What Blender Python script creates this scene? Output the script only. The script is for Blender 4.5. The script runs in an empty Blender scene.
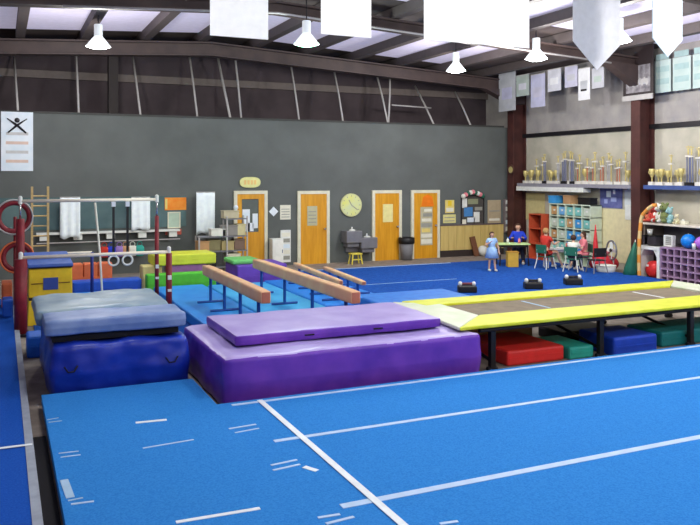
import bpy, bmesh, math, random
from mathutils import Vector, Matrix, noise
random.seed(7)
PI = math.pi
SC = bpy.context.scene
COL = SC.collection
# ---------------------------------------------------------------- survey helper
H, F, YH = 2.5, 771.0, 175.0
TH = math.radians(24.4)
CO, SI = math.cos(TH), math.sin(TH)
def ray(px):
    r = (px-350.0)/F
    return r*CO+SI, CO-r*SI
def onZ(px, py, z):
    a, b = ray(px); d = F*(H-z)/(py-YH); return a*d, b*d
def onY(px, py, y):
    a, b = ray(px); d = y/b; return a*d, H-(py-YH)*d/F
def onX(px, py, x):
    a, b = ray(px); d = x/a; return b*d, H-(py-YH)*d/F
# ---------------------------------------------------------------- materials
def lin(c):
    return tuple(((v/255.0)/12.92 if v/255.0 <= .04045 else ((v/255.0+.055)/1.055)**2.4) for v in c)
MATS = {}
def mat(name, c, rough=.6, metal=0, var=0, scale=8, bump=0, bscale=60, c2=None, emit=0, spec=.4, stretch=None, alpha=None, sheen=0):
    if name in MATS: return MATS[name]
    m = bpy.data.materials.new(name); m.use_nodes = True; MATS[name] = m
    nt = m.node_tree; N = nt.nodes; L = nt.links
    b = N['Principled BSDF']; col = (*lin(c), 1)
    b.inputs['Roughness'].default_value = rough; b.inputs['Metallic'].default_value = metal
    b.inputs['Specular IOR Level'].default_value = spec
    if sheen: b.inputs['Sheen Weight'].default_value = sheen
    tc = N.new('ShaderNodeTexCoord'); mp = N.new('ShaderNodeMapping')
    L.new(tc.outputs['Object'], mp.inputs[0])
    if stretch: mp.inputs['Scale'].default_value = stretch
    nz = N.new('ShaderNodeTexNoise'); nz.inputs['Scale'].default_value = scale; nz.inputs['Detail'].default_value = 4
    L.new(mp.outputs[0], nz.inputs['Vector'])
    cr = N.new('ShaderNodeValToRGB')
    if c2 is None:
        k = var if var else .06
        a1 = [v*(1-k) for v in lin(c)]; a2 = [min(1, v*(1+k)) for v in lin(c)]
    else: a1, a2 = lin(c), lin(c2)
    cr.color_ramp.elements[0].position = .35; cr.color_ramp.elements[1].position = .65
    cr.color_ramp.elements[0].color = (*a1, 1); cr.color_ramp.elements[1].color = (*a2, 1)
    L.new(nz.outputs[0], cr.inputs[0]); L.new(cr.outputs[0], b.inputs['Base Color'])
    if bump:
        n2 = N.new('ShaderNodeTexNoise'); n2.inputs['Scale'].default_value = bscale; n2.inputs['Detail'].default_value = 3
        L.new(tc.outputs['Object'], n2.inputs['Vector'])
        bp = N.new('ShaderNodeBump'); bp.inputs['Strength'].default_value = bump; bp.inputs['Distance'].default_value = .02
        L.new(n2.outputs[0], bp.inputs['Height']); L.new(bp.outputs[0], b.inputs['Normal'])
    if emit:
        b.inputs['Emission Color'].default_value = col; b.inputs['Emission Strength'].default_value = emit
    return m
carpet_f = mat('carpet_blue', (40,126,210), .95, c2=(60,144,222), scale=70, bump=.5, bscale=220, spec=.1)
carpet_b = mat('carpet_deep', (26,70,150), .95, c2=(36,88,172), scale=12, bump=.5, bscale=200, spec=.1)
carpet_l = mat('carpet_left', (22,78,176), .95, c2=(32,92,190), scale=60, bump=.5, bscale=200, spec=.1)
tape = mat('white_tape', (232,238,242), .5)
tape_dim = mat('worn_tape', (158,190,218), .6)
tape_mid = mat('blue_white_tape', (180,206,236), .6)
strip_m = mat('edge_strip', (150,158,172), .7, var=.1)
concrete = mat('concrete', (128,116,106), .85, c2=(150,138,126), scale=5, bump=.2)
foam_dark = mat('foam_dark', (22,20,26), .9)
wallgray = mat('wall_gray_paint', (88,92,90), .8, c2=(98,102,100), scale=1.2)
wallbrown = mat('wall_brown', (60,51,55), .9, c2=(72,62,66), scale=1.5)  # dark tone holds the shade lying on the end wall insulation
insul = mat('insulation_white', (176,172,156), .8, c2=(194,188,172), scale=2, bump=.3, bscale=8)
insul_up = mat('insulation_upper', (150,146,146), .8, c2=(170,164,160), scale=2, bump=.3, bscale=8)
roofm = mat('roof_dark', (72,62,62), .9, c2=(86,74,72), scale=2)
steel_red = mat('steel_brown', (64,34,32), .55, c2=(80,44,40), scale=3)
purl = mat('purlin_brown', (74,66,66), .6)
pipe_g = mat('pipe_gray', (176,172,170), .5)
skyl = mat('skylight_panel', (190,184,206), .7, emit=.5)
raftm = mat('rafter_brown', (60,48,48), .6, c2=(72,58,56), scale=3)
def sheer(name, c, tr=.5):
    m = mat(name, c, .75); nt = m.node_tree; b = nt.nodes['Principled BSDF']; o = nt.nodes['Material Output']
    t_ = nt.nodes.new('ShaderNodeBsdfTranslucent'); t_.inputs[0].default_value = (*lin(c), 1); x = nt.nodes.new('ShaderNodeMixShader'); x.inputs[0].default_value = tr
    nt.links.new(b.outputs[0], x.inputs[1]); nt.links.new(t_.outputs[0], x.inputs[2]); nt.links.new(x.outputs[0], o.inputs[0]); return m
skyl_dim = mat('skylight_dim', (205,200,225), .7, emit=.75)
doorw = mat('door_wood', (204,140,18), .45, c2=(220,158,36), scale=2.5, stretch=(6,6,.6))
frame_w = mat('frame_cream', (216,212,188), .5)
white = mat('white_paint', (226,228,222), .5)
paper = mat('paper', (226,224,206), .8)
paper_y = mat('paper_yellow', (226,206,120), .8)
paper_b = mat('paper_blue', (70,130,190), .8)
bannerw = sheer('banner_white', (252,252,252), .4)
bannerb = mat('banner_pale', (214,228,238), .7, c2=(232,238,244), scale=3)
black = mat('black_plastic', (22,22,24), .5)
dark = mat('dark_metal', (34,32,36), .45, metal=.3)
redp = mat('red_pad', (112,22,34), .5, c2=(134,30,42))
redb = mat('red_bright', (206,44,44), .5)
chrome = mat('chrome', (200,200,200), .25, metal=.9)
barw = mat('bar_fibreglass', (236,226,206), .45)
woodl = mat('wood_light', (204,172,110), .5, c2=(220,190,130), scale=3, stretch=(1,1,8))
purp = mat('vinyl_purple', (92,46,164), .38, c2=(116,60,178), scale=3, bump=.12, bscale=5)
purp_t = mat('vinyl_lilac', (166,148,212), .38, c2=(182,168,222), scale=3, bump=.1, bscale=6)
blue_v = mat('vinyl_blue', (16,38,142), .32, c2=(24,52,166), scale=2, bump=.2, bscale=4)
blue_t = mat('vinyl_pale_blue', (104,128,180), .45, c2=(136,156,196), scale=4, bump=.1, bscale=7)
blue_m = mat('vinyl_mat_blue', (30,128,220), .45, c2=(46,152,232), scale=2, bump=.1, bscale=6)
cyan_m = mat('vinyl_mat_cyan', (44,150,220), .45, c2=(70,176,230), scale=2)
green_m = mat('vinyl_green', (84,190,50), .5)
teal_m = mat('vinyl_teal', (40,164,148), .5)
dgreen = mat('dark_green', (28,98,78), .5)
orange_m = mat('vinyl_orange', (222,112,66), .5)
yellow_m = mat('vinyl_yellow', (232,196,36), .5)
yelpad = mat('pad_yellow', (206,212,32), .5, c2=(222,226,70), scale=4)
palepad = mat('pad_pale', (206,216,184), .5, c2=(220,222,204), scale=3)
bedm = mat('trampoline_web', (118,106,88), .8, c2=(134,120,100), scale=6)
tanm = mat('vinyl_tan', (190,146,98), .6)
beam_m = mat('beam_suede', (222,166,130), .7, c2=(228,190,142), scale=3)
grey_s = mat('grey_steel', (130,130,136), .4, metal=.4)
skin = mat('skin', (222,176,150), .6)
hairb = mat('hair_brown', (70,44,30), .7)
hairl = mat('hair_blond', (176,136,84), .7)
gold = mat('trophy_gold', (206,190,124), .4, metal=.3)
silver = mat('trophy_silver', (190,190,196), .3, metal=.6)
bluec = mat('trophy_blue', (112,118,148), .35, metal=.2)
redc = mat('trophy_red', (190,118,92), .35, metal=.2)
marble = mat('marble_white', (222,218,210), .4)
lightblue = mat('cloth_lightblue', (160,196,236), .8)
royal = mat('cloth_royal', (30,60,190), .8)
redcl = mat('cloth_red', (196,52,40), .8)
pinkcl = mat('cloth_pink', (226,130,140), .8)
whitecl = mat('cloth_white', (226,226,214), .8)
denim = mat('cloth_dark', (50,52,70), .9)
binb = mat('bin_blue', (60,150,214), .5)
bint = mat('bin_teal', (120,190,186), .5)
lil = mat('cubby_lilac', (160,130,160), .5)
lil_d = mat('cubby_inside', (86,60,92), .7)
wains = mat('wainscot', (196,170,100), .6, c2=(210,186,116), scale=2, stretch=(6,6,.5))
mirror = mat('mirror_strip', (70,96,98), .15, metal=.0, c2=(92,116,116), scale=1.5, spec=.8)  # greenish reflection of the room put into the base colour
lampg = mat('lamp_glow', (240,250,255), .5, emit=14)
lampgreen = mat('lamp_glow_green', (150,255,200), .5, emit=5)
lampcap = mat('lamp_reflector', (220,226,230), .35, emit=1.1)  # reflector emits on its own to imitate the glow of the lamp
# ---------------------------------------------------------------- mesh helpers
class MB:
    def __init__(s): s.bm = bmesh.new(); s.mi = 0
    def _new(s, vs, M=None):
        if M is not None: bmesh.ops.transform(s.bm, matrix=M, verts=vs)
        for v in vs:
            for f in v.link_faces: f.material_index = s.mi
        return s
    def box(s, x0, x1, y0, y1, z0, z1, M=None):
        r = bmesh.ops.create_cube(s.bm, size=1)['verts']
        for v in r:
            v.co = Vector(((x0+x1)/2+v.co.x*(x1-x0), (y0+y1)/2+v.co.y*(y1-y0), (z0+z1)/2+v.co.z*(z1-z0)))
        return s._new(r, M)
    def cyl(s, p, q, r, r2=None, n=12):
        p, q = Vector(p), Vector(q); d = q-p
        if r2 is None: r2 = r
        M = Matrix.Translation((p+q)/2) @ d.to_track_quat('Z', 'Y').to_matrix().to_4x4()
        v = bmesh.ops.create_cone(s.bm, cap_ends=True, segments=n, radius1=r, radius2=max(r2, 1e-4), depth=d.length)['verts']
        return s._new(v, M)
    def sph(s, c, r, sc=(1,1,1), n=12):
        v = bmesh.ops.create_uvsphere(s.bm, u_segments=n, v_segments=max(6, n*2//3), radius=r)['verts']
        return s._new(v, Matrix.Translation(c) @ Matrix.Diagonal((*sc, 1)))
    def torus(s, c, R, r, M=None, n=24, m=8, sz=1):
        vs = []
        for i in range(n):
            a = 2*PI*i/n; row = []
            for j in range(m):
                b = 2*PI*j/m
                row.append(s.bm.verts.new(((R+r*math.cos(b))*math.cos(a), (R+r*math.cos(b))*math.sin(a)*sz, r*math.sin(b))))
            vs.append(row)
        for i in range(n):
            for j in range(m):
                s.bm.faces.new((vs[i][j], vs[(i+1)%n][j], vs[(i+1)%n][(j+1)%m], vs[i][(j+1)%m]))
        fl = [v for r_ in vs for v in r_]
        T = Matrix.Translation(c)
        return s._new(fl, T @ M if M is not None else T)
    def lathe(s, prof, n=16, c=(0,0,0)):
        rows = []
        for (r, z) in prof:
            rows.append([s.bm.verts.new((c[0]+max(r,1e-4)*math.cos(2*PI*i/n), c[1]+max(r,1e-4)*math.sin(2*PI*i/n), c[2]+z)) for i in range(n)])
        for a, b in zip(rows, rows[1:]):
            for i in range(n): s.bm.faces.new((a[i], a[(i+1)%n], b[(i+1)%n], b[i]))
        return s._new([v for r in rows for v in r])
    def tube(s, pts, r, n=8):
        pts = [Vector(p) for p in pts]; rows = []
        for i, p in enumerate(pts):
            d = (pts[min(i+1, len(pts)-1)]-pts[max(i-1, 0)]).normalized()
            q = d.to_track_quat('Z', 'Y'); rr = r[i] if isinstance(r, (list, tuple)) else r
            rows.append([s.bm.verts.new(p+q @ Vector((rr*math.cos(2*PI*k/n), rr*math.sin(2*PI*k/n), 0))) for k in range(n)])
        for a, b in zip(rows, rows[1:]):
            for i in range(n): s.bm.faces.new((a[i], a[(i+1)%n], b[(i+1)%n], b[i]))
        s.bm.faces.new(rows[0][::-1]); s.bm.faces.new(rows[-1])
        return s._new([v for rr in rows for v in rr])
    def prism(s, poly, y0, y1, M=None):   # polygon in x,z extruded along y
        a = [s.bm.verts.new((x, y0, z)) for x, z in poly]; b = [s.bm.verts.new((x, y1, z)) for x, z in poly]
        s.bm.faces.new(a); s.bm.faces.new(b[::-1]); n = len(poly)
        for i in range(n): s.bm.faces.new((a[i], b[i], b[(i+1)%n], a[(i+1)%n]))
        return s._new(a+b, M)
    def soft(s, x0, x1, y0, y1, z0, z1, r=.05, k=.02, seed=0, cut=20, fs=2.2):
        bm2 = bmesh.new(); bmesh.ops.create_cube(bm2, size=1)
        bmesh.ops.subdivide_edges(bm2, edges=bm2.edges[:], cuts=cut, use_grid_fill=True)
        c = Vector(((x0+x1)/2, (y0+y1)/2, (z0+z1)/2)); d = Vector((x1-x0, y1-y0, z1-z0)); off = Vector((seed*7.3, seed*3.1, 0))
        mp = {}
        for v in bm2.verts:
            p = Vector((v.co.x*d.x, v.co.y*d.y, v.co.z*d.z))
            inn = Vector([max(-d[i]/2+r, min(d[i]/2-r, p[i])) for i in range(3)])
            o = p-inn
            if o.length > 1e-6: p = inn+o.normalized()*r
            nn = o.normalized() if o.length > 1e-6 else Vector((0,0,0))
            w = noise.noise((p+c)*fs+off)*k + noise.noise((p+c)*fs*3+off)*k*.4
            side = 1-abs(v.co.z)*2
            p = p+nn*(w+ (k*.9*side if abs(nn.z) < .7 else 0))
            p = p+c
            if p.z < z0: p.z = z0
            mp[v] = s.bm.verts.new(p)
        for f in bm2.faces: s.bm.faces.new([mp[v] for v in f.verts]).material_index = s.mi
        bm2.free(); return s
    def build(s, name, m, parent=None, smooth=False, bevel=0, world=None):
        bmesh.ops.recalc_face_normals(s.bm, faces=s.bm.faces[:])
        me = bpy.data.meshes.new(name); s.bm.to_mesh(me); s.bm.free()
        for x in (m if isinstance(m, (list, tuple)) else [m]): me.materials.append(x)
        if smooth:
            for p in me.polygons: p.use_smooth = True
        o = bpy.data.objects.new(name, me); COL.objects.link(o)
        if parent: o.parent = parent
        if bevel:
            b = o.modifiers.new('bevel', 'BEVEL'); b.width = bevel; b.segments = 2; b.limit_method = 'ANGLE'
        return o
def tag(o, label, cat, group=None, kind=None):
    o['label'] = label; o['category'] = cat
    if group: o['group'] = group
    if kind: o['kind'] = kind
    return o
def thing(name, label, cat, loc=(0,0,0), rz=0, group=None):
    o = bpy.data.objects.new(name, None); COL.objects.link(o); o.empty_display_size = .1
    o.location = loc; o.rotation_euler = (0,0,rz)
    return tag(o, label, cat, group)
def struct(name, mb, m, parent=None, **k):
    o = mb.build(name, m, parent, **k)
    if not parent: o['kind'] = 'structure'
    return o
def dup(root, loc, rz=None, label=None, group=None, scale=None):
    r = root.copy(); COL.objects.link(r); r.location = loc
    if rz is not None: r.rotation_euler = (0,0,rz)
    if scale is not None: r.scale = scale
    if label: r['label'] = label
    if group: r['group'] = group
    for ch in list(root.children):
        c = ch.copy(); COL.objects.link(c); c.parent = r
        for g in ch.children:
            d = g.copy(); COL.objects.link(d); d.parent = c
    return r
ORD = ['first','second','third','fourth','fifth','sixth','seventh','eighth','ninth','tenth','eleventh','twelfth','thirteenth','fourteenth','fifteenth']
RW = 15.0      # right wall
BW = 20.2      # grey partition
EW = 21.9      # end wall
def roofz(x): return 6.22-.055*abs(x-5)
# ================================================================ THE SETTING
struct('floor', MB().box(-6.2, 15.2, -6.2, 22.1, -.1, 0), concrete)
struct('wall_back', MB().box(-6, RW, BW, BW+.15, 0, 4.0), wallgray)
struct('wall_end', MB().box(-6, RW, EW, EW+.15, 0, 6.3), wallbrown)
m = MB().box(RW, RW+.15, -6, EW, 0, 3.72); m.mi = 1; m.box(RW, RW+.15, -6, EW, 3.72, 6.0)
struct('wall_right', m, [insul, insul_up])
struct('wall_left', MB().box(-6.15, -6, -6, EW, 0, 6.0), insul_up)
struct('wall_front', MB().box(-6, RW, -6.15, -6, 0, 6.3), insul_up)
struct('trim_1', MB().box(RW-.06, RW, -6, BW, 3.66, 3.78), dark)
struct('trim_2', MB().box(-6, RW, EW-.12, EW, 5.05, 5.25), mat('girt_gray', (104,94,90), .7))
struct('trim_3', MB().box(-6, RW-.5, BW-.02, BW+.17, 4.0, 4.05), mat('cap_dark', (60,60,58), .7))
# roof skin with gaps for the skylight strips
def roof_strip(name, y0, y1, m, x0=-6.1, x1=15.1, dz=0, t=.05):
    a = MB()
    for (p, q) in ((x0, min(5, x1)), (max(5, x0), x1)):
        if q <= p: continue
        a.prism([(p, roofz(p)+dz), (q, roofz(q)+dz), (q, roofz(q)+dz+t), (p, roofz(p)+dz+t)], y0, y1)
    return a
bands = [(-6.1,-2.0), (0.6,4.2), (6.8,10.6), (14.0,15.6), (19.9,22.0)]
lights = [(-2.0,.6), (4.2,6.8), (10.6,14.0), (15.6,19.9)]  # the two nearest strips are unseen skylights, added for their light
m = MB()
for (a, b) in bands:
    for (p, q) in ((-6.1, 5), (5, 15.1)):
        m.prism([(p, roofz(p)), (q, roofz(q)), (q, roofz(q)+.05), (p, roofz(p)+.05)], a, b)
m.prism([(12.4, roofz(12.4)), (15.1, roofz(15.1)), (15.1, roofz(15.1)+.05), (12.4, roofz(12.4)+.05)], 15.6, 19.9)
struct('ceiling', m, roofm)
for i, (a, b) in enumerate(lights):
    struct('window_%d' % (i+1), roof_strip('w', a, b, skyl, x1=12.4 if i == 3 else 15.1), skyl)
k = 0
x = .43-1.45*4
for i in range(15):
    xx = x+1.45*i
    if -6 < xx < 14.9:
        z = roofz(xx)
        struct('trim_%d' % (4+i), MB().box(xx-.1, xx+.1, -6, EW, z-.24, z-.02), purl)
# steel frames: columns and rafters
for i, (y0, y1) in enumerate(((14.5,14.8), (19.7,20.0), (9.2,9.5))):
    f = thing('steel_frame', ['brown steel portal frame with column between the trophy shelves', 'brown steel portal frame in the far right corner',
              'brown steel portal frame nearest the camera over the trampoline'][i], 'steel frame', (0,0,0))
    w = (y0+y1)/2
    m = MB()
    for yy in (y0, y1-.0): pass
    m.box(RW-.5, RW-.46, y0, y1, 0, 5.1); m.box(RW-.04, RW-.002, y0, y1, 0, 5.4); m.box(RW-.46, RW-.04, w-.02, w+.02, 0, 5.3)
    m.build('column', steel_red, f)
    m = MB(); d = .50 if i != 1 else .62
    for (p, q) in ((-6, 5), (5, RW-.0)):
        for z0, z1, a, b in ((-d, -d+.04, y0, y1), (-.30, -.26, y0, y1), (-d, -.26, w-.02, w+.02)):
            m.prism([(p, roofz(p)+z0), (q, roofz(q)+z0), (q, roofz(q)+z1), (p, roofz(p)+z1)], a, b)
    m.prism([(RW-1.5, roofz(RW-1.5)-d), (RW-.02, roofz(RW)-d), (RW-.02, 4.7), (RW-.5, 4.7)], w-.15, w+.15)
    m.build('rafter', raftm, f)
# thin conduit following the first rafter
tag(MB().tube([(1, 14.42, roofz(1)-.53), (5, 14.42, roofz(5)-.53), (9, 14.42, roofz(9)-.53), (13.5, 14.42, roofz(13.5)-.53)], .022).build('conduit', pipe_g, None, True),
    'thin white conduit pipe running along the underside of the brown rafter', 'pipe')
# sloping brace pipes on top of the grey wall
br = [((18,110),(14,57)), ((79,112),(76,53)), ((141,115),(132,52)), ((198,117),(189,53)), ((231,117),(216,47)), ((242,118),(234,47)),
      ((300,120),(290,60)), ((344,121),(334,70)), ((389,122),(376,72)), ((389.5,122),(390,70)), ((435,125),(415,86)), ((472,127),(455,92))]
bl = ['leftmost thin brace pipe above the white wall banner', 'thin brace pipe left of the bright lamp, above the grey wall', 'thin brace pipe just right of the dark post above the wall',
      'lone thin brace pipe left of the bright curved one', 'bright curved brace pipe below the first square white banner', 'straight brace pipe close right of the bright curved one',
      'thin brace pipe under the greenish lamp', 'thin brace pipe under the second square white banner', 'slanting left pipe of the v-shaped pair of brace pipes',
      'upright right pipe of the v-shaped pair of brace pipes', 'slanting brace pipe joined by the short level rail', 'rightmost thin brace pipe below the third lamp']
for i, ((bx, by), (tx, ty)) in enumerate(br):
    X0, Z0 = onY(bx, by, BW); a, b = ray(tx)
    X0 = onY(bx, by, BW)[0]; Y1 = min(max(X0/a*b, BW+.2), EW-.05) if a > .02 else EW-.3
    if i == 9: Y1 = BW+.6
    Xt = a/b*Y1; Zt = min(onY(tx, ty, Y1)[1], roofz(Xt)-.02)
    mid = Vector(((X0+Xt)/2, (BW+Y1)/2+ (.12 if i == 4 else 0), (4.02+Zt)/2 + (.1 if i == 4 else 0)))
    o = MB().tube([(X0, BW+.07, 4.03), mid, (Xt, Y1, Zt)], .035 if i == 4 else .028).build('brace_pipe', pipe_g, None, True)
    tag(o, bl[i], 'pipe', 'brace pipes on the grey wall')
xa, za = onY(392, 105, BW+.4); xb, zb = onY(431, 108, BW+.4)
tag(MB().cyl((xa, BW+.4, za), (xb, BW+.4, zb), .022).build('brace_rail', pipe_g, None, True), 'short level rail between two brace pipes above the grey wall', 'pipe')
X0, _ = onY(113, 115, BW+.8)
tag(MB().box(X0-.12, X0+.12, BW+.7, BW+.95, 0, 5.9).build('dark_post', mat('post_dark', (42,34,34), .7)), 'dark steel post standing behind the grey wall on the left', 'post')
# ---------------------------------------------------------------- raised carpets
def carpet(name, label, x0, x1, y0, y1, z0, z1, m, poly=None):
    t = thing(name, label, 'carpet', ((x0+x1)/2, (y0+y1)/2, z0))
    return t
t = thing('spring_floor', 'bright blue carpeted spring floor with white lines in the foreground', 'sprung floor', (0,0,0))
m = MB(); m.box(.4, 13.5, -3, 7.76, .07, .15); m.box(.4, 2.02, 7.76, 8.86, .07, .15); m.build('carpet', carpet_f, t)
m = MB(); m.box(.46, 13.4, -2.9, 7.7, 0, .07); m.box(.46, 1.98, 7.7, 8.8, 0, .07); m.build('foam_base', foam_dark, t)
def line(p, q, w, m=tape, z=.15, name='tape_line', par=None):
    a = Vector((*onZ(p[0], p[1], z), 0)); b = Vector((*onZ(q[0], q[1], z), 0)); return wline(a, b, w, m, z, name, par)
def wline(a, b, w, m=tape, z=.15, name='tape_line', par=None):
    a, b = Vector((a[0], a[1], 0)), Vector((b[0], b[1], 0)); d = (b-a).normalized(); n = Vector((-d.y, d.x, 0))*w/2
    mb = MB(); v = [mb.bm.verts.new(p+Vector((0,0,zz))) for zz in (z, z+.004) for p in (a-n, b-n, b+n, a+n)]
    for f in ((0,1,2,3),(4,5,6,7),(0,1,5,4),(1,2,6,5),(2,3,7,6),(3,0,4,7)): mb.bm.faces.new([v[i] for i in f])
    return mb.build(name, m, par)
wline((2.15, 7.66), (13.4, 7.66), .055, tape_mid, par=t)
wline((2.2, 6.47), (13.4, 6.47), .06, tape_mid, par=t)
wline((2.2, 5.0), (13.4, 5.0), .075, tape_mid, par=t)
wline((2.46, -2.9), (2.46, 7.7), .06, tape, z=.1545, par=t)
for p, q, w, mm in (((135.7,423),(166.6,419.9),.05,tape), ((143,448.4),(193.7,439.8),.022,tape_mid), ((176,522.5),(260,508.5),.04,tape),
      ((47,420),(58.6,418),.018,tape_dim), ((48.6,422.6),(62,420.9),.018,tape_dim), ((58.6,453.6),(78.6,451.4),.018,tape_mid), ((60.6,457.5),(80.6,455),.018,tape_mid),
      ((68,501),(83,498),.02,tape_dim), ((71,504.5),(94,501.5),.025,tape_mid), ((229,429),(256,424.5),.03,tape_mid), ((235,433),(259,428.5),.022,tape_mid),
      ((271,465.5),(297,460),.028,tape_mid), ((273,470.5),(300,464.5),.028,tape_mid), ((318,518),(340,514.5),.03,tape_mid), ((326,524),(354,517),.03,tape_mid), ((440,524),(458,521.5),.03,tape_mid)):
    line(p, q, w, mm, par=t)
line((304,467),(317,471), .05, tape, name='tape_patch', par=t)
line((64,480),(70.5,498), .06, tape_dim, name='tape_patch', par=t)
wline((2.05, 7.8), (13.4, 7.8), .07, strip_m, z=0.10, name='edge_strip', par=t)
t = thing('vault_runway', 'narrow dark blue carpet runway along the left edge', 'runway', (0,0,0))
MB().box(-1.2, .2, -3, 16.4, 0, .1).build('carpet', carpet_l, t)
MB().box(.2, .27, -3, 15.5, 0, .105).build('edge_strip', strip_m, t)
wline((-.6, onZ(5, 448, .1)[1]), (.26, onZ(25, 446, .1)[1]), .045, tape, z=.106, par=t)
m = MB().box(.275, .395, -3, 7.9, 0, .012); tag(m.build('gap_liner', foam_dark), 'black strip of rubber in the gap beside the blue floor', 'rubber strip')  # flat black strip stands in for the shade down in the gap
t = thing('rear_spring_floor', 'deep blue carpeted floor behind the trampoline', 'sprung floor', (0,0,0))
MB().box(6.75, 13.9, 10.9, 18.15, 0, .1).build('carpet', carpet_b, t)
wline((6.8, 18.05), (11.2, 18.05), .07, tape_mid, z=.1, par=t)
wline((7.2, 15.2), (9.6, 15.2), .03, tape_dim, z=.1, par=t)
wline((12.9, 12.4), (13.3, 11.6), .05, tape, z=.1, par=t)
# ---------------------------------------------------------------- big mats
t = thing('crash_mat', 'big purple vinyl crash mat, lower and wider of the purple pair', 'gym mat', (0,0,0))
m = MB(); m.soft(2.16, 5.38, 7.98, 9.98, 0.0, .55, r=.05, k=.022, seed=1, cut=34)
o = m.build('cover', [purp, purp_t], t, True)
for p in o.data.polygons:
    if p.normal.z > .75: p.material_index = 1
t = thing('landing_mat', 'thinner lilac mat lying on top of the big purple crash mat', 'gym mat', (0,0,0))
m = MB(); m.soft(2.42, 5.1, 8.44, 9.8, .562, .69, r=.025, k=.010, seed=2, cut=30)
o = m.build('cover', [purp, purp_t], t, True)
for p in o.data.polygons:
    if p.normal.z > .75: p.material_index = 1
m = MB()
for x in (3.3, 4.2): m.box(x-.06, x+.06, 8.415, 8.432, .62, .635)
m.build('handle', foam_dark, t)
t = thing('crash_mat', 'fat shiny dark blue crash mat, lower of the blue pair', 'gym mat', (0,0,0))
m = MB(); m.soft(.5, 1.99, 8.94, 10.9, 0.0, .64, r=.06, k=.035, seed=5, cut=30, fs=2.6); m.build('cover', blue_v, t, True)
m = MB()
for xx in (.7, 1.79): m.tube([(xx-.07, 8.885, .42), (xx-.03, 8.87, .36), (xx+.03, 8.87, .36), (xx+.07, 8.885, .42)], .009, 6)
m.build('carry_handle', foam_dark, t, True)
t = thing('folding_mat', 'pale blue folded mat on top of the dark blue crash mat', 'gym mat', (0,0,0))
m = MB(); m.soft(.44, 1.97, 8.98, 9.62, .735, .91, r=.03, k=.014, seed=8, cut=18); m.build('front_panel', blue_t, t, True)
m = MB(); m.soft(.38, 1.9, 9.6, 10.9, .735, .935, r=.04, k=.025, seed=9, cut=20); m.build('rear_panel', mat('vinyl_sheen', (124,150,172), .4, c2=(150,170,180), scale=4), t, True)
MB().box(.52, 1.9, 9.05, 10.8, .66, .735).build('strap_gap', foam_dark, t)  # dark slab between the mats, put in as the shade of their gap
# ---------------------------------------------------------------- trampoline
t = thing('tumbling_trampoline', 'long trampoline with yellow edge pads beside the purple mats', 'trampoline', (0,0,0))
TX0, TX1, TY0, TY1 = 5.16, 10.95, 8.1, 10.15; BX0, BX1, BY0, BY1 = 5.82, 10.3, 8.66, 9.62
def pad(nm, quad, m, th=.045, zo=.60, zi=.62):
    mb = MB(); n = len(quad)
    top = [mb.bm.verts.new((x, y, z+th)) for (x, y, z) in quad]; bot = [mb.bm.verts.new((x, y, z)) for (x, y, z) in quad]
    mb.bm.faces.new(top); mb.bm.faces.new(bot[::-1])
    for i in range(n): mb.bm.faces.new((top[i], bot[i], bot[(i+1)%n], top[(i+1)%n]))
    return mb.build(nm, m, t, bevel=.012)
zo = .575
pad('side_pad', [(TX0, TY0, zo), (TX1, TY0, zo), (BX1, BY0, .59), (BX0, BY0, .59)], yelpad)
pad('side_pad', [(5.45, TY1, zo), (TX1, TY1, zo), (BX1, BY1, .59), (BX0-.25, BY1, .59)], yelpad)
pad('end_pad', [(TX0, TY0+.01, zo), (BX0-.01, BY0, .59), (BX0-.01, BY1, .59), (5.3, TY1, zo)], palepad)['label'] = 'pale end pad'
pad('end_pad', [(TX1, TY0, zo), (TX1, TY1, zo), (BX1+.01, BY1, .59), (BX1+.01, BY0, .59)], palepad)['label'] = 'pale end pad'
MB().box(BX0, BX1, BY0, BY1, .585, .6).build('bed', bedm, t)
for xx, mm in ((7.15, tape_dim), (9.35, tape)):
    wline((xx, 8.85), (xx, 9.5), .04, mm, z=.6, name='bed_line', par=t)
m = MB()
for yy in (TY0+.08, TY1-.08): m.cyl((5.5, yy, .54), (TX1-.05, yy, .54), .03)
for xx in (5.6, 10.85): m.cyl((xx, TY0+.08, .54), (xx, TY1-.08, .54), .03)
m.build('frame', dark, t)
for xx in (5.72, 7.5, 9.2, 10.7):
    for yy in (TY0+.12, TY1-.12):
        lm = MB(); lm.box(xx-.035, xx+.035, yy-.035, yy+.035, .03, .55); lm.cyl((xx-.07, yy, .03), (xx+.07, yy, .03), .03); lm.build('leg', dark, t)
    MB().cyl((xx, TY0+.12, .12), (xx, TY1-.12, .45), .022).build('cross_brace', dark, t)
for xx in (5.72, 7.5, 9.2):
    MB().cyl((xx, TY1-.15, .5), (xx+1.5, TY1-.15, .08), .02).build('side_brace', dark, t)
def simple_mat(name, label, x0, x1, y0, y1, z0, z1, m, cat='gym mat', grp=None, panels=0, soft=True):
    tt = thing(name, label, cat, ((x0+x1)/2, (y0+y1)/2, z0), 0, grp)
    w, d, h = (x1-x0)/2, (y1-y0)/2, z1-z0
    if panels:
        for i in range(panels):
            a = -w+2*w*i/panels
            MB().box(a+.006, a+2*w/panels-.006, -d, d, 0, h).build('panel', m, tt, bevel=min(.025, h*.3))
    else: MB().box(-w, w, -d, d, 0, h).build('cover', m, tt, bevel=min(.03, h*.3))
    sb = MB(); sb.box(-w+.03, w-.03, -d-.006, -d+.004, h*.45, h*.55); sb.build('seam', white if m in (cyan_m,) else m, tt)
    return tt
simple_mat('wedge_mat', 'red mat lying on the floor under the trampoline', 6.02, 6.95, 8.3, 9.35, 0, .2, mat('mat_red', (226,48,46), .5))
simple_mat('panel_mat', 'small teal green mat under the trampoline between red and blue mats', 7.0, 7.42, 8.25, 9.0, 0, .17, teal_m)
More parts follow.
